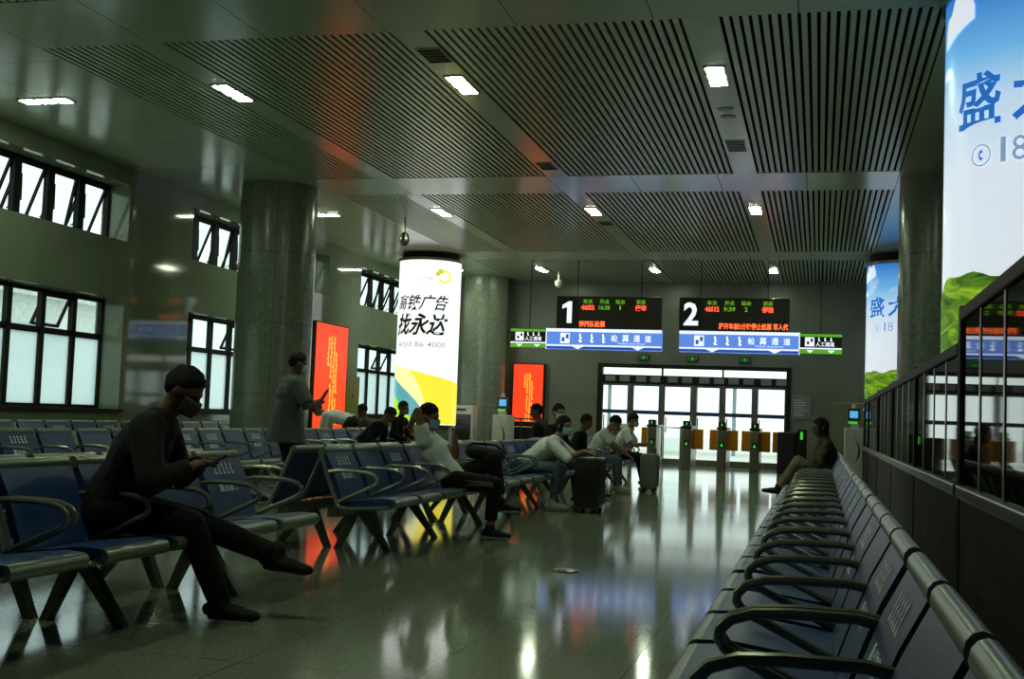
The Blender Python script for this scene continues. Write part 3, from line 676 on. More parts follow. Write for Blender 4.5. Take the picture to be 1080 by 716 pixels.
MB().tube([(.22, 0, 0), (.22, 0, 1.02)], .05, 12).build('post', 'steel', t); MB().box(-.24, .17, -.008, .008, .3, .95).build('pane', 'glass_clear', t); MB().tube([(-.27, 0, .25), (-.27, 0, .98), (.2, 0, .98)], .018, 8).build('rail', 'steel', t)
def kiosk(x, y, label):
    t = thing('face_scan_kiosk', label, 'kiosk', (x, y, 0))
    MB().rbox(-.2, .2, -.35, .35, 0, 1.14, .04).build('body', 'white_plastic', t)
    g = ([], []); n = 14
    for i in range(n+1):
        a = -1.0+2.0*i/n; w = .045*math.cos(a*1.4); g[0].extend([Vector((-.12+.26*math.cos(a), .26*1.3*math.sin(a), 0)), Vector((-.12+(.26-w)*math.cos(a), .26*1.3*math.sin(a), 0))])
    for i in range(n): g[1].append((2*i, 2*i+1, 2*i+3, 2*i+2))
    put_geo('curved_inlay', 'black', t, g, lambda a, b: (a, -.353, .62+b))
    MB().tube([(0, -.1, 1.14), (0, -.1, 1.34)], .025, 8).build('stalk', 'blackplastic', t)
    MB().rbox(-.14, .14, -.13, -.07, 1.30, 1.58, .02).build('terminal', 'blackplastic', t); MB().box(-.09, .09, -.135, -.1305, 1.36, 1.52).build('screen', 'screenblue', t)
    MB().lathe([(.05, 1.58), (.05, 1.64), (.02, 1.68)], 12, 0, -.1).build('camera_cap', 'white_plastic', t, True)
    MB().box(-.12, .08, -.15, -.131, 1.23, 1.28).build('status_light', 'lampgreen', t); MB().rbox(-.06, .1, -.3, -.12, 1.14, 1.22, .01).build('reader', 'white_plastic', t)
kiosk(-7.6, 28.8, 'white face-scan kiosk with a small blue screen beside the red light box'); kiosk(.76, 28.4, 'white face-scan kiosk at the far end of the glass partition')

# ---- other fixtures
t = thing('air_cooler', 'pale floor-standing air cooler with a dark front beside the advert column', 'air cooler', (-8.5, 28.4, 0))
MB().rbox(-.29, .29, -.2, .2, 0, 1.34, .03).build('body', 'white_plastic', t); MB().rbox(-.23, .23, -.21, -.195, .35, 1.12, .01).build('front_grille', 'blackplastic', t); MB().box(-.14, .1, -.212, -.2005, 1.2, 1.26).build('display', 'black', t)
for k in range(6): MB().box(-.21, .21, -.216, -.2105, .42+k*.11, .435+k*.11).build('slat', 'frame', t)
t = thing('hydrant_cabinet', 'olive fire hydrant cabinet on the wall beside the tall red light box', 'cabinet', (0, 0, 0))
MB().rbox(XL+.002, XL+.14, 25.4, 26.3, .5, 1.9, .012).build('body', 'olive', t); MB().box(XL+.1405, XL+.155, 25.46, 26.24, .56, 1.84).build('door', 'olive', t); MB().lathe([(.05, 0), (.05, .01)], 16).build('red_mark', mat('dullred', (.25, .05, .03), .5), t).matrix_local = Matrix.Translation((XL+.156, 25.85, 1.45)) @ Matrix.Rotation(math.pi/2, 4, 'Y')
t = thing('hydrant_cabinet', 'olive cabinet on the far wall behind the right-hand kiosk', 'cabinet', (0, 0, 0))
MB().rbox(.30, 1.15, 31.30, YF-.002, .5, 1.78, .012).build('body', 'olive', t); MB().box(.34, 1.11, 31.285, 31.2995, .54, 1.74).build('door', 'olive', t); MB().box(.4, 1.1, 31.27, 31.284, 1.75, 1.77).build('lip', 'steel', t)
t = thing('notice_board', 'pale printed notice on the far wall right of the doors', 'notice', (0, 0, 0))
MB().box(-.70, -.20, YF-.03, YF-.002, 1.32, 1.92).build('sheet', 'grey_plastic', t); 
for k in range(7): MB().box(-.64, -.64+.38*random.uniform(.6, 1), YF-.034, YF-.0305, 1.40+k*.065, 1.415+k*.065).build('print_line', 'white_print', t)
for k, xx in enumerate((-4.53, -3.24, -1.90)):
    t = thing('exit_sign', 'small dark green exit sign above the doors, %s of three' % ('left', 'middle', 'right')[k], 'sign', (xx, YF-.06, 2.72), group='exit signs above the doors')
    MB().rbox(-.15, .15, -.02, .058, 0, .15, .01).build('case', 'black', t); MB().box(-.13, .13, -.0255, -.0205, .015, .135).build('face', 'exitgreen', t)
    put_geo('running_figure', 'greenboard', t, ([Vector((-.03, -.03, 0)), Vector((.03, -.03, 0)), Vector((0, .045, 0))], [(0, 1, 2)]), lambda a, b: (a, -.027, .075+b))
t = thing('security_camera', 'dome security camera hanging from a stem under the slatted ceiling', 'camera', (-7.72, 21.35, 0))
MB().tube([(0, 0, 4.50), (0, 0, ZC+.004)], .02, 8).build('stem', 'dsteel', t); MB().lathe([(.02, 4.53), (.07, 4.50), (.095, 4.42), (.10, 4.36), (.07, 4.28), (.02, 4.25)], 20).build('dome', 'dsteel', t, True)
t = thing('security_camera', 'small white security camera near the far wall above board one', 'camera', (-6.45, 29.4, 0))
MB().tube([(0, 0, 4.58), (0, 0, ZC+.004)], .025, 8).build('stem', 'white_plastic', t); MB().lathe([(.03, 4.60), (.09, 4.57), (.10, 4.48), (.06, 4.41), (.01, 4.39)], 18).build('dome', 'white_plastic', t, True)
t = thing('floor_socket', 'flat steel floor socket plate in the open aisle', 'floor socket', (-1.76, 8.59, 0))
MB().lathe([(.10, .001), (.10, .008), (.085, .011)], 28).build('plate', 'steel', t, True); MB().lathe([(.06, .0115), (.06, .014)], 24).build('lid', 'dsteel', t, True)
t = thing('queue_barrier', 'low black queue barrier in front of the small red light box', 'barrier', (-7.5, 30.2, 0))
for q in (-.7, -.35, 0, .35, .7): MB().tube([(q, 0, 0), (q, 0, 1.05)], .018, 8).build('post', 'black', t)
MB().tube([(-.72, 0, 1.06), (.72, 0, 1.06)], .02, 8).build('top_rail', 'black', t); MB().tube([(-.72, 0, .85), (.72, 0, .85)], .012, 8).build('mid_rail', 'steel', t)
def suitcase(x, y, rz, w, d, h, m, label):
    t = thing('suitcase', label, 'suitcase', (x, y, 0), rz)
    MB().rbox(-w/2, w/2, -d/2, d/2, .06, h, .035).build('shell', m, t, True)
    for q in range(4): MB().rbox(-w/2+.05+q*(w-.1)/3-.008, -w/2+.05+q*(w-.1)/3+.008, -d/2-.006, d/2+.006, .10, h-.04, .004).build('rib', m, t)
    MB().tube([(-w*.25, -d*.3, h-.01), (-w*.25, -d*.3, h+.09), (w*.25, -d*.3, h+.09), (w*.25, -d*.3, h-.01)], .011, 8).build('handle', 'dsteel', t)
    for sx in (-1, 1):
        for sy in (-1, 1): MB().lathe([(.012, -.012), (.03, -.012), (.03, .012), (.012, .012)], 14).build('wheel', 'blackplastic', t).matrix_local = Matrix.Translation((sx*(w/2-.06), sy*(d/2-.05), .031)) @ Matrix.Rotation(math.pi/2, 4, 'Y')
suitcase(-2.62, 14.05, math.pi/2, .44, .30, .66, 'blackplastic', 'black hard suitcase under the hands of the leaning woman')
suitcase(-2.58, 18.95, math.pi/2, .34, .26, .60, 'grey_plastic', 'small grey suitcase at the knee of the man looking down')
# ================================================================== PEOPLE
for nm, c in (('skin', (.30, .165, .09)), ('skin_dark', (.16, .085, .04)), ('hair', (.010, .008, .006)), ('cloth_black', (.010, .009, .007)), ('cloth_charcoal', (.020, .019, .016)),
              ('cloth_white', (.80, .82, .74)), ('cloth_grey', (.105, .115, .11)), ('denim', (.11, .15, .19)), ('khaki', (.20, .165, .09)), ('mask_blue', (.36, .55, .66)), ('mask_white', (.20, .22, .22)), ('mask_dim', (.07, .08, .08)),
              ('cloth_brown', (.09, .055, .03)), ('sole', (.55, .55, .5)), ('shoe_black', (.012, .011, .010)), ('shoe_white', (.5, .5, .45))):
    mat(nm, c, .75 if nm[:4] not in ('skin', 'shoe') else .5, var=.15, vscale=12, bump=.35 if 'cloth' in nm or nm in ('denim', 'khaki') else .05, bscale=25, spec=.25)
def camo():
    m = mat('camouflage', (.05, .05, .03), .8); nt = m.node_tree; r = [n for n in nt.nodes if n.type == 'VALTORGB'][0]; r.color_ramp.interpolation = 'CONSTANT'
    r.color_ramp.elements[0].color = (.018, .016, .010, 1); r.color_ramp.elements[1].color = (.10, .075, .03, 1); r.color_ramp.elements[1].position = .56
    [n for n in nt.nodes if n.type == 'TEX_NOISE'][0].inputs['Scale'].default_value = 9
camo()
def V(*a): return Vector(a)
def capsule(mb, p0, p1, r0, r1, side=None, flat=1., caps=(True, True), n=14):
    p0, p1 = Vector(p0), Vector(p1); d = (p1-p0).normalized()
    a = Vector(side) if side is not None else (V(1,0,0) if abs(d.x) < .8 else V(0,1,0))
    a = (a-d*a.dot(d)).normalized(); b = d.cross(a); rings = []
    if caps[0]:
        for t in (80, 55, 28): rings.append((p0-d*r0*math.sin(math.radians(t))*min(1, flat+.2), r0*math.cos(math.radians(t))))
    rings += [(p0, r0), (p0.lerp(p1, .5), (r0+r1)/2), (p1, r1)]
    if caps[1]:
        for t in (28, 55, 80): rings.append((p1+d*r1*math.sin(math.radians(t))*min(1, flat+.2), r1*math.cos(math.radians(t))))
    vs = []; fs = []
    for c, r in rings:
        for k in range(n): q = 2*math.pi*k/n; vs.append(c+a*(r*math.cos(q))+b*(r*flat*math.sin(q)))
    for i in range(len(rings)-1):
        for k in range(n): fs.append((i*n+k, i*n+(k+1) % n, (i+1)*n+(k+1) % n, (i+1)*n+k))
    fs += [tuple(range(n-1, -1, -1)), tuple((len(rings)-1)*n+k for k in range(n))]
    mb.add(vs, fs)
def ellipsoid(mb, c, ax, ay, az, R, n=20, m=14):
    vs = [Vector(c)+R@V(0,0,az)]; fs = []
    for i in range(1, m):
        t = math.pi*i/m
        for k in range(n): q = 2*math.pi*k/n; vs.append(Vector(c)+R@V(ax*math.sin(t)*math.cos(q), ay*math.sin(t)*math.sin(q), az*math.cos(t)))
    vs.append(Vector(c)-R@V(0,0,az)); L = len(vs)-1
    for k in range(n): fs.append((0, 1+k, 1+(k+1) % n)); fs.append((L, L-n+(k+1) % n, L-n+k))
    for i in range(m-2):
        for k in range(n): fs.append((1+i*n+k, 1+(i+1)*n+k, 1+(i+1)*n+(k+1) % n, 1+i*n+(k+1) % n))
    mb.add(vs, fs)
def remeshed(mb, name, m, vox, smooth=6):
    me = mb.mesh(name, m); o = bpy.data.objects.new(name, me); COL.objects.link(o)
    md = o.modifiers.new('r', 'REMESH'); md.mode = 'VOXEL'; md.voxel_size = vox
    if smooth: sm = o.modifiers.new('s', 'SMOOTH'); sm.factor = .5; sm.iterations = smooth
    dg = bpy.context.evaluated_depsgraph_get(); me2 = bpy.data.meshes.new_from_object(o.evaluated_get(dg)); bpy.data.objects.remove(o); bpy.data.meshes.remove(me)
    me2.name = name; me2.materials.clear(); me2.materials.append(MATS[m])
    for p in me2.polygons: p.use_smooth = True; p.material_index = 0
    return me2
def ik(a, c, l1, l2, pole):
    a, c, pole = Vector(a), Vector(c), Vector(pole); d = c-a; L = min(d.length, (l1+l2)*.995); u = d.normalized(); c = a+u*L
    x = (l1*l1-l2*l2+L*L)/(2*L); h = math.sqrt(max(0, l1*l1-x*x)); w = pole-u*pole.dot(u)
    w = w.normalized() if w.length > 1e-6 else V(0,0,1)
    return a+u*x+w*h, c
def rotx(a): return Matrix.Rotation(a, 3, 'X')
def rotz(a): return Matrix.Rotation(a, 3, 'Z')
def roty(a): return Matrix.Rotation(a, 3, 'Y')
R_ = math.radians

def person(label, loc, face, hip=(0,0,.55), lean=0, side=0, twist=0, head=(0,0,0), feet=None, knees=None, hands=None, elbows=None, scale=1.,
           top='cloth_white', bottom='cloth_black', shoes='shoe_black', sole=None, skin='skin', sleeve=.45, leg_cover=1., hairlen=0, mask='mask_blue', vox=.012, foot_dir=None, stripes=None, fingers=None, eyes=True, finger_curl=(.9,.9), hemd=.02, bulk=1.):
    """local axes: +Y the way the person faces, +X the person's right, Z up; feet = ankle points, hands = wrist points"""
    T = thing('person', label, 'person', loc, face)
    if scale != 1: T.scale = (scale,)*3
    hip = V(*hip); Rt = rotz(R_(twist)) @ rotx(-R_(lean)) @ roty(R_(side))
    up_ = Rt@V(0,0,1); rgt = Rt@V(1,0,0); fwd = Rt@V(0,1,0)
    waist = hip+up_*.14+fwd*-.005; chest = hip+up_*.33+fwd*.0; neck = hip+up_*.50+fwd*.01
    sh = [neck-up_*.045+rgt*s*.175 for s in (-1, 1)]; hp = [hip+(Matrix.Rotation(0,3,'Z')@V(1,0,0))*s*.095 for s in (-1, 1)]
    feet = [V(*f) for f in (feet or ((-.1,.45,.08),(.1,.45,.08)))]; knees = knees or ((-.05,1,.6),(.05,1,.6))
    kn = []; an = []
    for i in (0, 1): k, f = ik(hp[i], feet[i], .43, .43, knees[i]); kn.append(k); an.append(f)
    hands = [V(*h) for h in (hands or ((-.2,.3,.7),(.2,.3,.7)))]; elbows = elbows or ((-.6,-.6,-.6),(.6,-.6,-.6))
    el = []; wr = []
    for i in (0, 1): e, w = ik(sh[i], hands[i], .285, .25, elbows[i]); el.append(e); wr.append(w)
    # head frame
    Rh = rotz(R_(head[0])) @ rotx(R_(-head[1])) @ roty(R_(head[2])); Rn = rotx(-R_(lean*.5+head[1]*.3))
    hc = neck + Rn@V(0,.015,.095) + Rh@V(0,.015,.105)
    body = MB()
    capsule(body, hip+up_*.0, waist, .150, .128, rgt, .78); capsule(body, waist, chest, .130, .158, rgt, .68); capsule(body, chest, neck-up_*.06, .155, .125, rgt, .66)
    capsule(body, sh[0]+rgt*.03, sh[1]-rgt*.03, .062, .062); capsule(body, neck-up_*.06, hc-Rh@V(0,.01,.06), .058, .052)
    for i in (0, 1):
        capsule(body, hp[i], kn[i], .088, .058); capsule(body, kn[i], kn[i].lerp(an[i], .3), .055, .056); capsule(body, kn[i].lerp(an[i], .3), an[i], .056, .037)
        capsule(body, sh[i], el[i], .050, .039); capsule(body, el[i], el[i].lerp(wr[i], .3), .038, .040); capsule(body, el[i].lerp(wr[i], .3), wr[i], .040, .027)
    # skull, jaw, nose, ears, brow
    ellipsoid(body, hc+Rh@V(0,-.012,.02), .076, .096, .098, Rh); ellipsoid(body, hc+Rh@V(0,.022,-.048), .060, .070, .072, Rh)
    capsule(body, hc+Rh@V(0,.082,.008), hc+Rh@V(0,.105,-.032), .010, .015); capsule(body, hc+Rh@V(-.03,.078,.026), hc+Rh@V(.03,.078,.026), .012, .012)
    for s in (-1, 1): ellipsoid(body, hc+Rh@V(s*.078,-.012,-.008), .012, .024, .034, Rh)
    # palms and fingers
    fing = MB(); tips = []
    for i in (0, 1):
        d = (wr[i]-el[i]).normalized()
        if fingers and fingers[i]: d = Vector(fingers[i]).normalized()
        nrm = V(0,0,1) if abs(d.z) < .8 else V(0,-1,0)
        sd = d.cross(nrm).normalized(); nrm = sd.cross(d).normalized(); s = 1 if i == 0 else -1      # thumb side points inward
        capsule(body, wr[i]-d*.01, wr[i]+d*.075, .030, .039, sd, .42)
        cur = finger_curl[i]
        for j, (o, ln) in enumerate(((-.030,.068), (-.010,.078), (.010,.074), (.030,.058))):
            p = wr[i]+d*.078+sd*o; dd = d
            for q in range(3):
                dd = (dd-nrm*math.tan(cur*.42)).normalized() if cur else dd; p2 = p+dd*ln*(.45, .32, .26)[q]; capsule(fing, p, p2, .0092-.001*q, .0085-.001*q, n=7); p = p2
        p = wr[i]+d*.02+sd*s*.028; p2 = p+(d*.6+sd*s*.75-nrm*.2).normalized()*.045; capsule(fing, p, p2, .012, .0105, n=7); capsule(fing, p2, p2+(d*.9+sd*s*.2-nrm*.3).normalized()*.034, .0100, .0085, n=7)
        tips.append(wr[i]+d*.10-nrm*.03)
    me = remeshed(body, 'body', skin, vox, 4)
    bm = bmesh.new(); bm.from_mesh(me); f2 = fing.mesh('fingers', skin); bm.from_mesh(f2); bm.to_mesh(me); bm.free(); bpy.data.meshes.remove(f2)
    for p in me.polygons: p.use_smooth = True
    link('body', me, T)
    # shirt
    s_ = MB(); hem = hip-up_*hemd; B_ = bulk
    capsule(s_, hem, waist, (.168 if hemd < .1 else .20)*B_, .150*B_, rgt, .80 if hemd < .1 else .98, (False, True)); capsule(s_, waist, chest, .150*B_, .176*B_, rgt, .70); capsule(s_, chest, neck-up_*.065, .172*B_, .140*B_, rgt, .68)
    capsule(s_, sh[0]+rgt*.02, sh[1]-rgt*.02, .078*B_, .078*B_); capsule(s_, neck-up_*.07, neck+up_*.005, .085*B_, .068, rgt, .95, (True, False))
    for i in (0, 1):
        tot = sleeve*2
        capsule(s_, sh[i], sh[i].lerp(el[i], min(1, tot)), .072*B_, (.058 if tot >= 1 else .066)*B_, None, 1., (True, tot >= 1))
        if tot > 1: capsule(s_, el[i], el[i].lerp(wr[i], min(1, tot-1)*.97), .056*B_, .042*B_, None, 1., (True, False))
    link('shirt', remeshed(s_, 'shirt', top, max(vox, .012), 5), T)
    # trousers
    t_ = MB(); capsule(t_, hip-up_*.01, hip+up_*.10, .163, .148, rgt, .82, (True, False))
    for i in (0, 1):
        tot = leg_cover*2
        capsule(t_, hp[i], hp[i].lerp(kn[i], min(1, tot)), .106, .078 if tot >= 1 else .088, None, 1., (True, tot >= 1))
        if tot > 1: capsule(t_, kn[i], kn[i].lerp(an[i], min(1, tot-1)*.95), .076, .060, None, 1., (True, False))
    tr = link('trousers', remeshed(t_, 'trousers', bottom, max(vox, .012), 5), T)
    if stripes is not None:
        for q in (-.018, 0, .018):
            i = stripes; d = (kn[i]-hp[i]).normalized(); o = V(1 if i else -1, 0, 0)*.088+V(0,0,1)*q
            MB().tube([hp[i].lerp(kn[i], .1)+o, hp[i].lerp(kn[i], .5)+o*.98, kn[i]+o*.86], .005, 5).build('side_stripe', 'mask_white', tr)
    # shoes
    for i in (0, 1):
        fd = V(*(foot_dir[i] if foot_dir else (0,1,0))).normalized(); sd = fd.cross(V(0,0,1)).normalized(); dn = fd.cross(sd).normalized()
        if dn.z > 0: dn = -dn
        b = MB(); a = an[i]
        capsule(b, a+dn*.030-fd*.045, a+dn*.038+fd*.09, .046, .050, sd, .82); capsule(b, a+dn*.040+fd*.09, a+dn*.048+fd*.175, .050, .040, sd, .68); capsule(b, a-dn*.03, a+dn*.03, .048, .050)
        o = link('shoe', remeshed(b, 'shoe', shoes, .009, 3), T)
        if sole:
            c = MB(); capsule(c, a+dn*.066-fd*.035, a+dn*.066+fd*.165, .043, .038, sd, .36); link('sole', c.mesh('sole', sole), o, True)
    # hair: a cap around the skull, cut along a tilted hairline
    hb = bmesh.new(); hm = MB(); ellipsoid(hm, hc+Rh@V(0,-.016,.026), .083, .103, .102, Rh, 40, 30)
    for (co, no) in ((V(0,.0,-.008), V(0,-.70,.714)),):
        me = hm.mesh('hair', 'hair'); hb.from_mesh(me); bpy.data.meshes.remove(me)
        bmesh.ops.bisect_plane(hb, geom=hb.verts[:]+hb.edges[:]+hb.faces[:], plane_co=hc+Rh@co, plane_no=Rh@no, clear_inner=True)
    bmesh.ops.holes_fill(hb, edges=[e for e in hb.edges if e.is_boundary], sides=0); rn = random.Random(int(abs(loc[1])*100))
    pco = hc+Rh@V(0,.0,-.008); pno = (Rh@V(0,-.70,.714)).normalized()
    for v in hb.verts:
        dd = (v.co-pco).dot(pno); r_ = (v.co-hc).normalized(); k = max(0, 1-dd/.035)
        v.co += r_*(rn.uniform(-.003, .006)-.013*k*k) + noise.noise_vector(v.co*30)*.005 + (-pno)*(.012*max(0, noise.noise(v.co*45))*k)
    me = bpy.data.meshes.new('hair'); hb.to_mesh(me); hb.free(); me.materials.append(MATS['hair']); h_o = link('hair', me, T)
    for p in me.polygons: p.use_smooth = True
    if hairlen:
        c = MB(); capsule(c, hc+Rh@V(0,-.05,.0), hc+Rh@V(0,-.055,-.02-hairlen), .080, .055, Rh@V(1,0,0), .7); link('hair_tail', remeshed(c, 'hair_tail', 'hair', .012, 3), h_o)
        for s in (-1, 1): c = MB(); capsule(c, hc+Rh@V(s*.072,.02,.03), hc+Rh@V(s*.078,.01,-.02-hairlen*.7), .028, .018); link('hair_lock', c.mesh('hair_lock', 'hair'), h_o, True)
    if eyes:
        for s in (-1, 1): c = MB(); ellipsoid(c, hc+Rh@V(s*.031,.078,.006), .013, .008, .007, Rh, 10, 8); link('eye', c.mesh('eye', 'hair'), T, True)
    if mask:
        v = []; f = []; nu, nv = 12, 6
        for i in range(nv+1):
            for k in range(nu+1):
                q = R_(-72+144*k/nu); z = -.006-.088*i/nv; bul = .010*math.sin(math.pi*i/nv)+.015*max(0, math.cos(q*1.6))*(1-.5*i/nv)
                v.append(hc+Rh@V((.076-.010*i/nv)*math.sin(q), .010+(.088+bul)*math.cos(q), z))
        for i in range(nv):
            for k in range(nu): a = i*(nu+1)+k; f.append((a, a+1, a+nu+2, a+nu+1))
        mb = MB().add(v, f); me = mb.mesh('mask', mask); mk = link('mask', me, T)
        for p in me.polygons: p.use_smooth = True
        so = mk.modifiers.new('thickness', 'SOLIDIFY'); so.thickness = .004
        for s in (-1, 1): MB().tube([hc+Rh@V(s*.073,.035,-.012), hc+Rh@V(s*.086,-.005,.01), hc+Rh@V(s*.084,-.03,-.012)], .0025, 5).build('ear_loop', mask, mk)
    return T, dict(hc=hc, wr=wr, tips=tips, Rh=Rh, kn=kn, an=an)
def phone(label, T, p, rx=.9):
    t = thing('phone', label, 'phone', tuple(T.matrix_basis @ p), T.rotation_euler.z)
    b = MB().rbox(-.037, .037, -.075, .075, -.004, .004, .003).build('case', 'blackplastic', t); s = MB().box(-.033, .033, -.070, .070, .0042, .005).build('screen', 'blackplastic', t)
    t.rotation_euler.x = rx
    return t
EAST = -math.pi/2   # faces +x
WEST = math.pi/2
S = {}
# the seated man in black, nearest
T, d = person('seated man in black with crossed legs, head bowed over a phone', (-3.46, 5.43, 0), R_(-74), hip=(0,-.02,.56), lean=25, head=(0,34,0), vox=.010, bulk=1.2, hemd=.06,
    feet=((-.18,.80,.33),(.0,.56,.10)), knees=((0,.6,1),(0,1,.7)), foot_dir=((.1,1,-.12),(0,1,-.05)), hands=((-.10,.40,.80),(.10,.40,.79)), elbows=((-.8,-.4,-.6),(.8,-.4,-.6)), shoes='cloth_charcoal', sole='shoe_black',
    top='cloth_black', bottom='cloth_black', skin='skin_dark', sleeve=.97, mask='mask_dim')
phone('dark phone in the hands of the seated man in black', T, V(0,.50,.815), .5)
# standing man in grey
T, d = person('standing man in a grey shirt seen from behind, holding up a phone', (-5.76, 12.35, 0), R_(-38), hip=(0,0,.92), lean=3, head=(-12,14,0), bulk=1.18, hemd=.20,
    feet=((-.11,.0,.09),(.11,.04,.09)), knees=((0,1,0),(0,1,0)), hands=((-.12,.32,1.12),(.22,.30,1.20)), elbows=((-.5,-.6,-.7),(.6,-.5,-.7)), fingers=(None,(-.1,.5,.85)), finger_curl=(.9,.15),
    top='cloth_grey', bottom='cloth_black', skin='skin_dark', sleeve=.46, mask='mask_blue')
phone('phone held by the standing man in grey', T, V(-.10,.45,1.15), .7)
# person bending in white by the red light box
person('person in a white top bending low beside the tall red light box', (-8.62, 21.2, 0), R_(95), hip=(0,-.05,.90), lean=76, head=(0,62,0), bulk=1.12, feet=((-.1,-.04,.09),(.1,.0,.09)), hands=((-.1,.50,.48),(.12,.5,.48)),
    elbows=((-.8,.2,-.3),(.8,.2,-.3)), top='cloth_white', bottom='cloth_charcoal', mask=None, vox=.014, eyes=False)
person('person in brown seated beyond the bending person near the windows', (-7.80, 20.25, 0), R_(96), scale=.9, hip=(0,0,.57), lean=12, head=(30,20,0), top='cloth_brown', bottom='cloth_black', skin='skin_dark', mask=None, sleeve=.9, vox=.014, feet=((-.1,.45,.09),(.1,.45,.09)), hands=((-.12,.38,.66),(.12,.38,.66)))
# dark figures in front of the advert column
person('dark-clothed masked man seated in front of the advert column', (-7.05, 19.45, 0), R_(-100), hip=(0,0,.56), lean=10, head=(-10,12,0), feet=((-.12,.45,.09),(.12,.45,.09)), hands=((-.12,.36,.68),(.12,.36,.68)),
    top='cloth_black', bottom='cloth_black', skin='skin_dark', sleeve=.95, mask='mask_white', vox=.014, scale=.95)
person('hunched figure in black beside the dark-clothed masked man', (-7.10, 18.0, 0), R_(-95), hip=(0,0,.56), lean=44, head=(0,40,0), feet=((-.12,.45,.09),(.12,.45,.09)), hands=((-.12,.46,.6),(.12,.46,.6)),
    top='cloth_black', bottom='cloth_charcoal', skin='skin_dark', sleeve=.95, mask=None, vox=.014, eyes=False)
# the man with one arm behind his head, slouching
T, d = person('man in a white tee shirt with one arm behind his head, striped black shorts', (-3.33, 10.45, 0), R_(-84), hip=(0,.12,.53), lean=-36, head=(-8,16,4), vox=.010, scale=.95, bulk=1.1, hemd=.04,
    feet=((-.09,.58,.32),(.13,.52,.09)), knees=((-.1,.7,1),(.1,1,.7)), foot_dir=((.1,1,.05),(.05,1,0)), hands=((-.10,.10,.96),(.05,-.31,1.03)), elbows=((-.5,.3,-.8),(.5,.1,1)), fingers=((0,.2,1),(-.9,-.1,-.2)), finger_curl=(.3,.8),
    top='cloth_white', bottom='cloth_black', shoes='shoe_black', sole='sole', sleeve=.27, leg_cover=.92, stripes=1)
t = thing('shoulder_bag', 'soft black bag in the lap of the man with one arm behind his head', 'bag', (-2.98, 10.66, .74), .3)
c = MB(); capsule(c, (-.10,0,.02), (.12,.02,0), .10, .095, V(0,1,0), .62); link('pouch', remeshed(c, 'pouch', 'cloth_charcoal', .012, 6), t); MB().tube([(-.17,0,.05), (-.12,.03,.10), (0,.04,.10), (.1,.03,.09), (.18,0,.03)], .012, 6).build('strap', 'cloth_black', t)
# two dark-clothed travellers beyond the leaning woman
person('dark-haired traveller in black by the small red light box, seen from behind', (-4.16, 18.2, 0), R_(86), hip=(0,-.02,.55), lean=8, head=(20,14,0), feet=((-.1,.45,.09),(.1,.45,.09)), top='cloth_black', bottom='cloth_charcoal', skin='skin_dark', mask=None, sleeve=.9, vox=.014, scale=.97)
person('traveller in a dark shirt with a pale blue mask, behind the leaning woman', (-3.44, 15.65, 0), R_(-105), hip=(0,-.02,.55), lean=6, head=(-30,8,0), feet=((-.1,.45,.09),(.1,.45,.09)), hands=((-.14,.34,.66),(.12,.36,.66)), top='cloth_black', bottom='cloth_charcoal', skin='skin', mask='mask_blue', sleeve=.6, vox=.014, scale=.95)
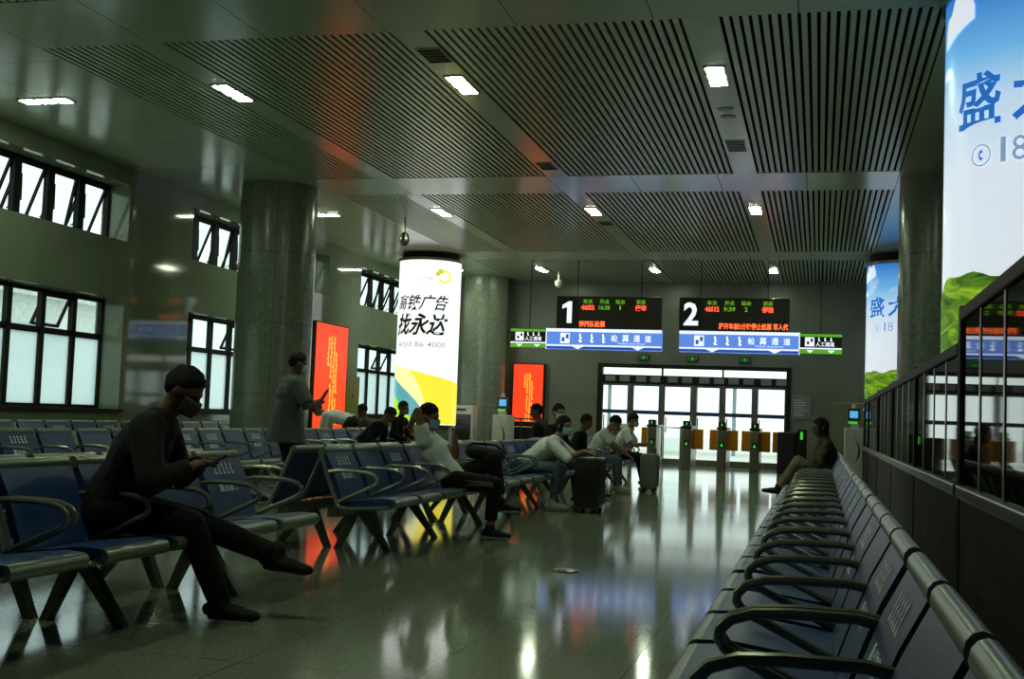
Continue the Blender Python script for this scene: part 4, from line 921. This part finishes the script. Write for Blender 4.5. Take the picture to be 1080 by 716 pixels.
# the woman leaning on her suitcase
T, d = person('woman in a white shirt leaning forward with both hands on a black suitcase', (-3.42, 14.12, 0), R_(-88), hip=(0,.0,.54), lean=48, head=(-28,10,0), vox=.011, bulk=1.08, scale=.97,
    feet=((-.06,.33,.09),(.12,.36,.09)), hands=((-.10,.72,.74),(.08,.72,.74)), elbows=((-.7,-.2,-.6),(.7,-.2,-.6)), fingers=((.1,1,-.15),(-.1,1,-.15)), finger_curl=(.5,.5),
    top='cloth_white', bottom='denim', shoes='shoe_white', sole='sole', sleeve=.6, hairlen=.07, leg_cover=.86)
MATS['redcloth'] = mat('redcloth', (.12, .022, .012), .8, bump=.3)
t = thing('red_backpack', 'dark red backpack on the bench behind the leaning woman', 'backpack', (-3.36, 14.95, .452), .2)
c = MB(); capsule(c, (0,0,.13), (0,0,.30), .14, .12, V(0,1,0), .72); link('pack', remeshed(c, 'pack', 'redcloth', .014, 6), t)
for s in (-1, 1): MB().tube([(-.10, s*.06, .36), (-.14, s*.07, .25), (-.11, s*.07, .05)], .014, 6).build('strap', 'cloth_black', t)
# the two men in white
T, d = person('man in a white tee shirt and jeans bowing his head, grey suitcase before him', (-3.40, 18.35, 0), R_(-88), hip=(0,-.02,.54), lean=28, head=(-8,44,0), vox=.012, scale=.95, bulk=1.08,
    feet=((-.08,.44,.09),(.14,.46,.09)), hands=((-.08,.52,.70),(.16,.62,.60)), elbows=((-.7,-.3,-.6),(.7,-.3,-.6)), top='cloth_white', bottom='denim', shoes='shoe_white', sole='sole', sleeve=.36, mask='mask_white')
T, d = person('man in a white shirt and black trousers reading a phone beside the gates', (-3.36, 20.55, 0), R_(-92), hip=(0,-.02,.54), lean=22, head=(0,22,0), vox=.012, scale=.95, bulk=1.08,
    feet=((-.10,.46,.09),(.12,.50,.09)), hands=((-.10,.50,.76),(.12,.50,.76)), elbows=((-.7,-.3,-.7),(.7,-.3,-.7)), top='cloth_white', bottom='cloth_black', sleeve=.4, mask='mask_blue')
phone('phone read by the man in white nearest the gates', T, V(.0,.61,.79), .5)
person('seated figure in black between the leaning woman and the men in white', (-3.40, 16.85, 0), R_(-95), hip=(0,-.02,.55), lean=16, head=(0,20,0), feet=((-.10,.42,.09),(.12,.42,.09)), top='cloth_black', bottom='cloth_black', sleeve=.9, skin='skin_dark', mask=None, vox=.014, eyes=False, scale=.88)
# the person at the end of the right-hand row
person('person in camouflage and khaki trousers, legs crossed, at the end of the right-hand row', (.11, 14.25, 0), R_(88), hip=(0,.02,.54), lean=2, head=(15,14,0), vox=.012, scale=.9, bulk=1.28,
    feet=((-.20,.60,.44),(.10,.46,.09)), knees=((0,.5,1),(0,1,.7)), foot_dir=((-.1,1,.1),(0,1,0)), hands=((-.12,.34,.72),(.12,.34,.70)), top='camouflage', bottom='khaki', skin='skin_dark', sleeve=.95, hairlen=.09, mask=None)
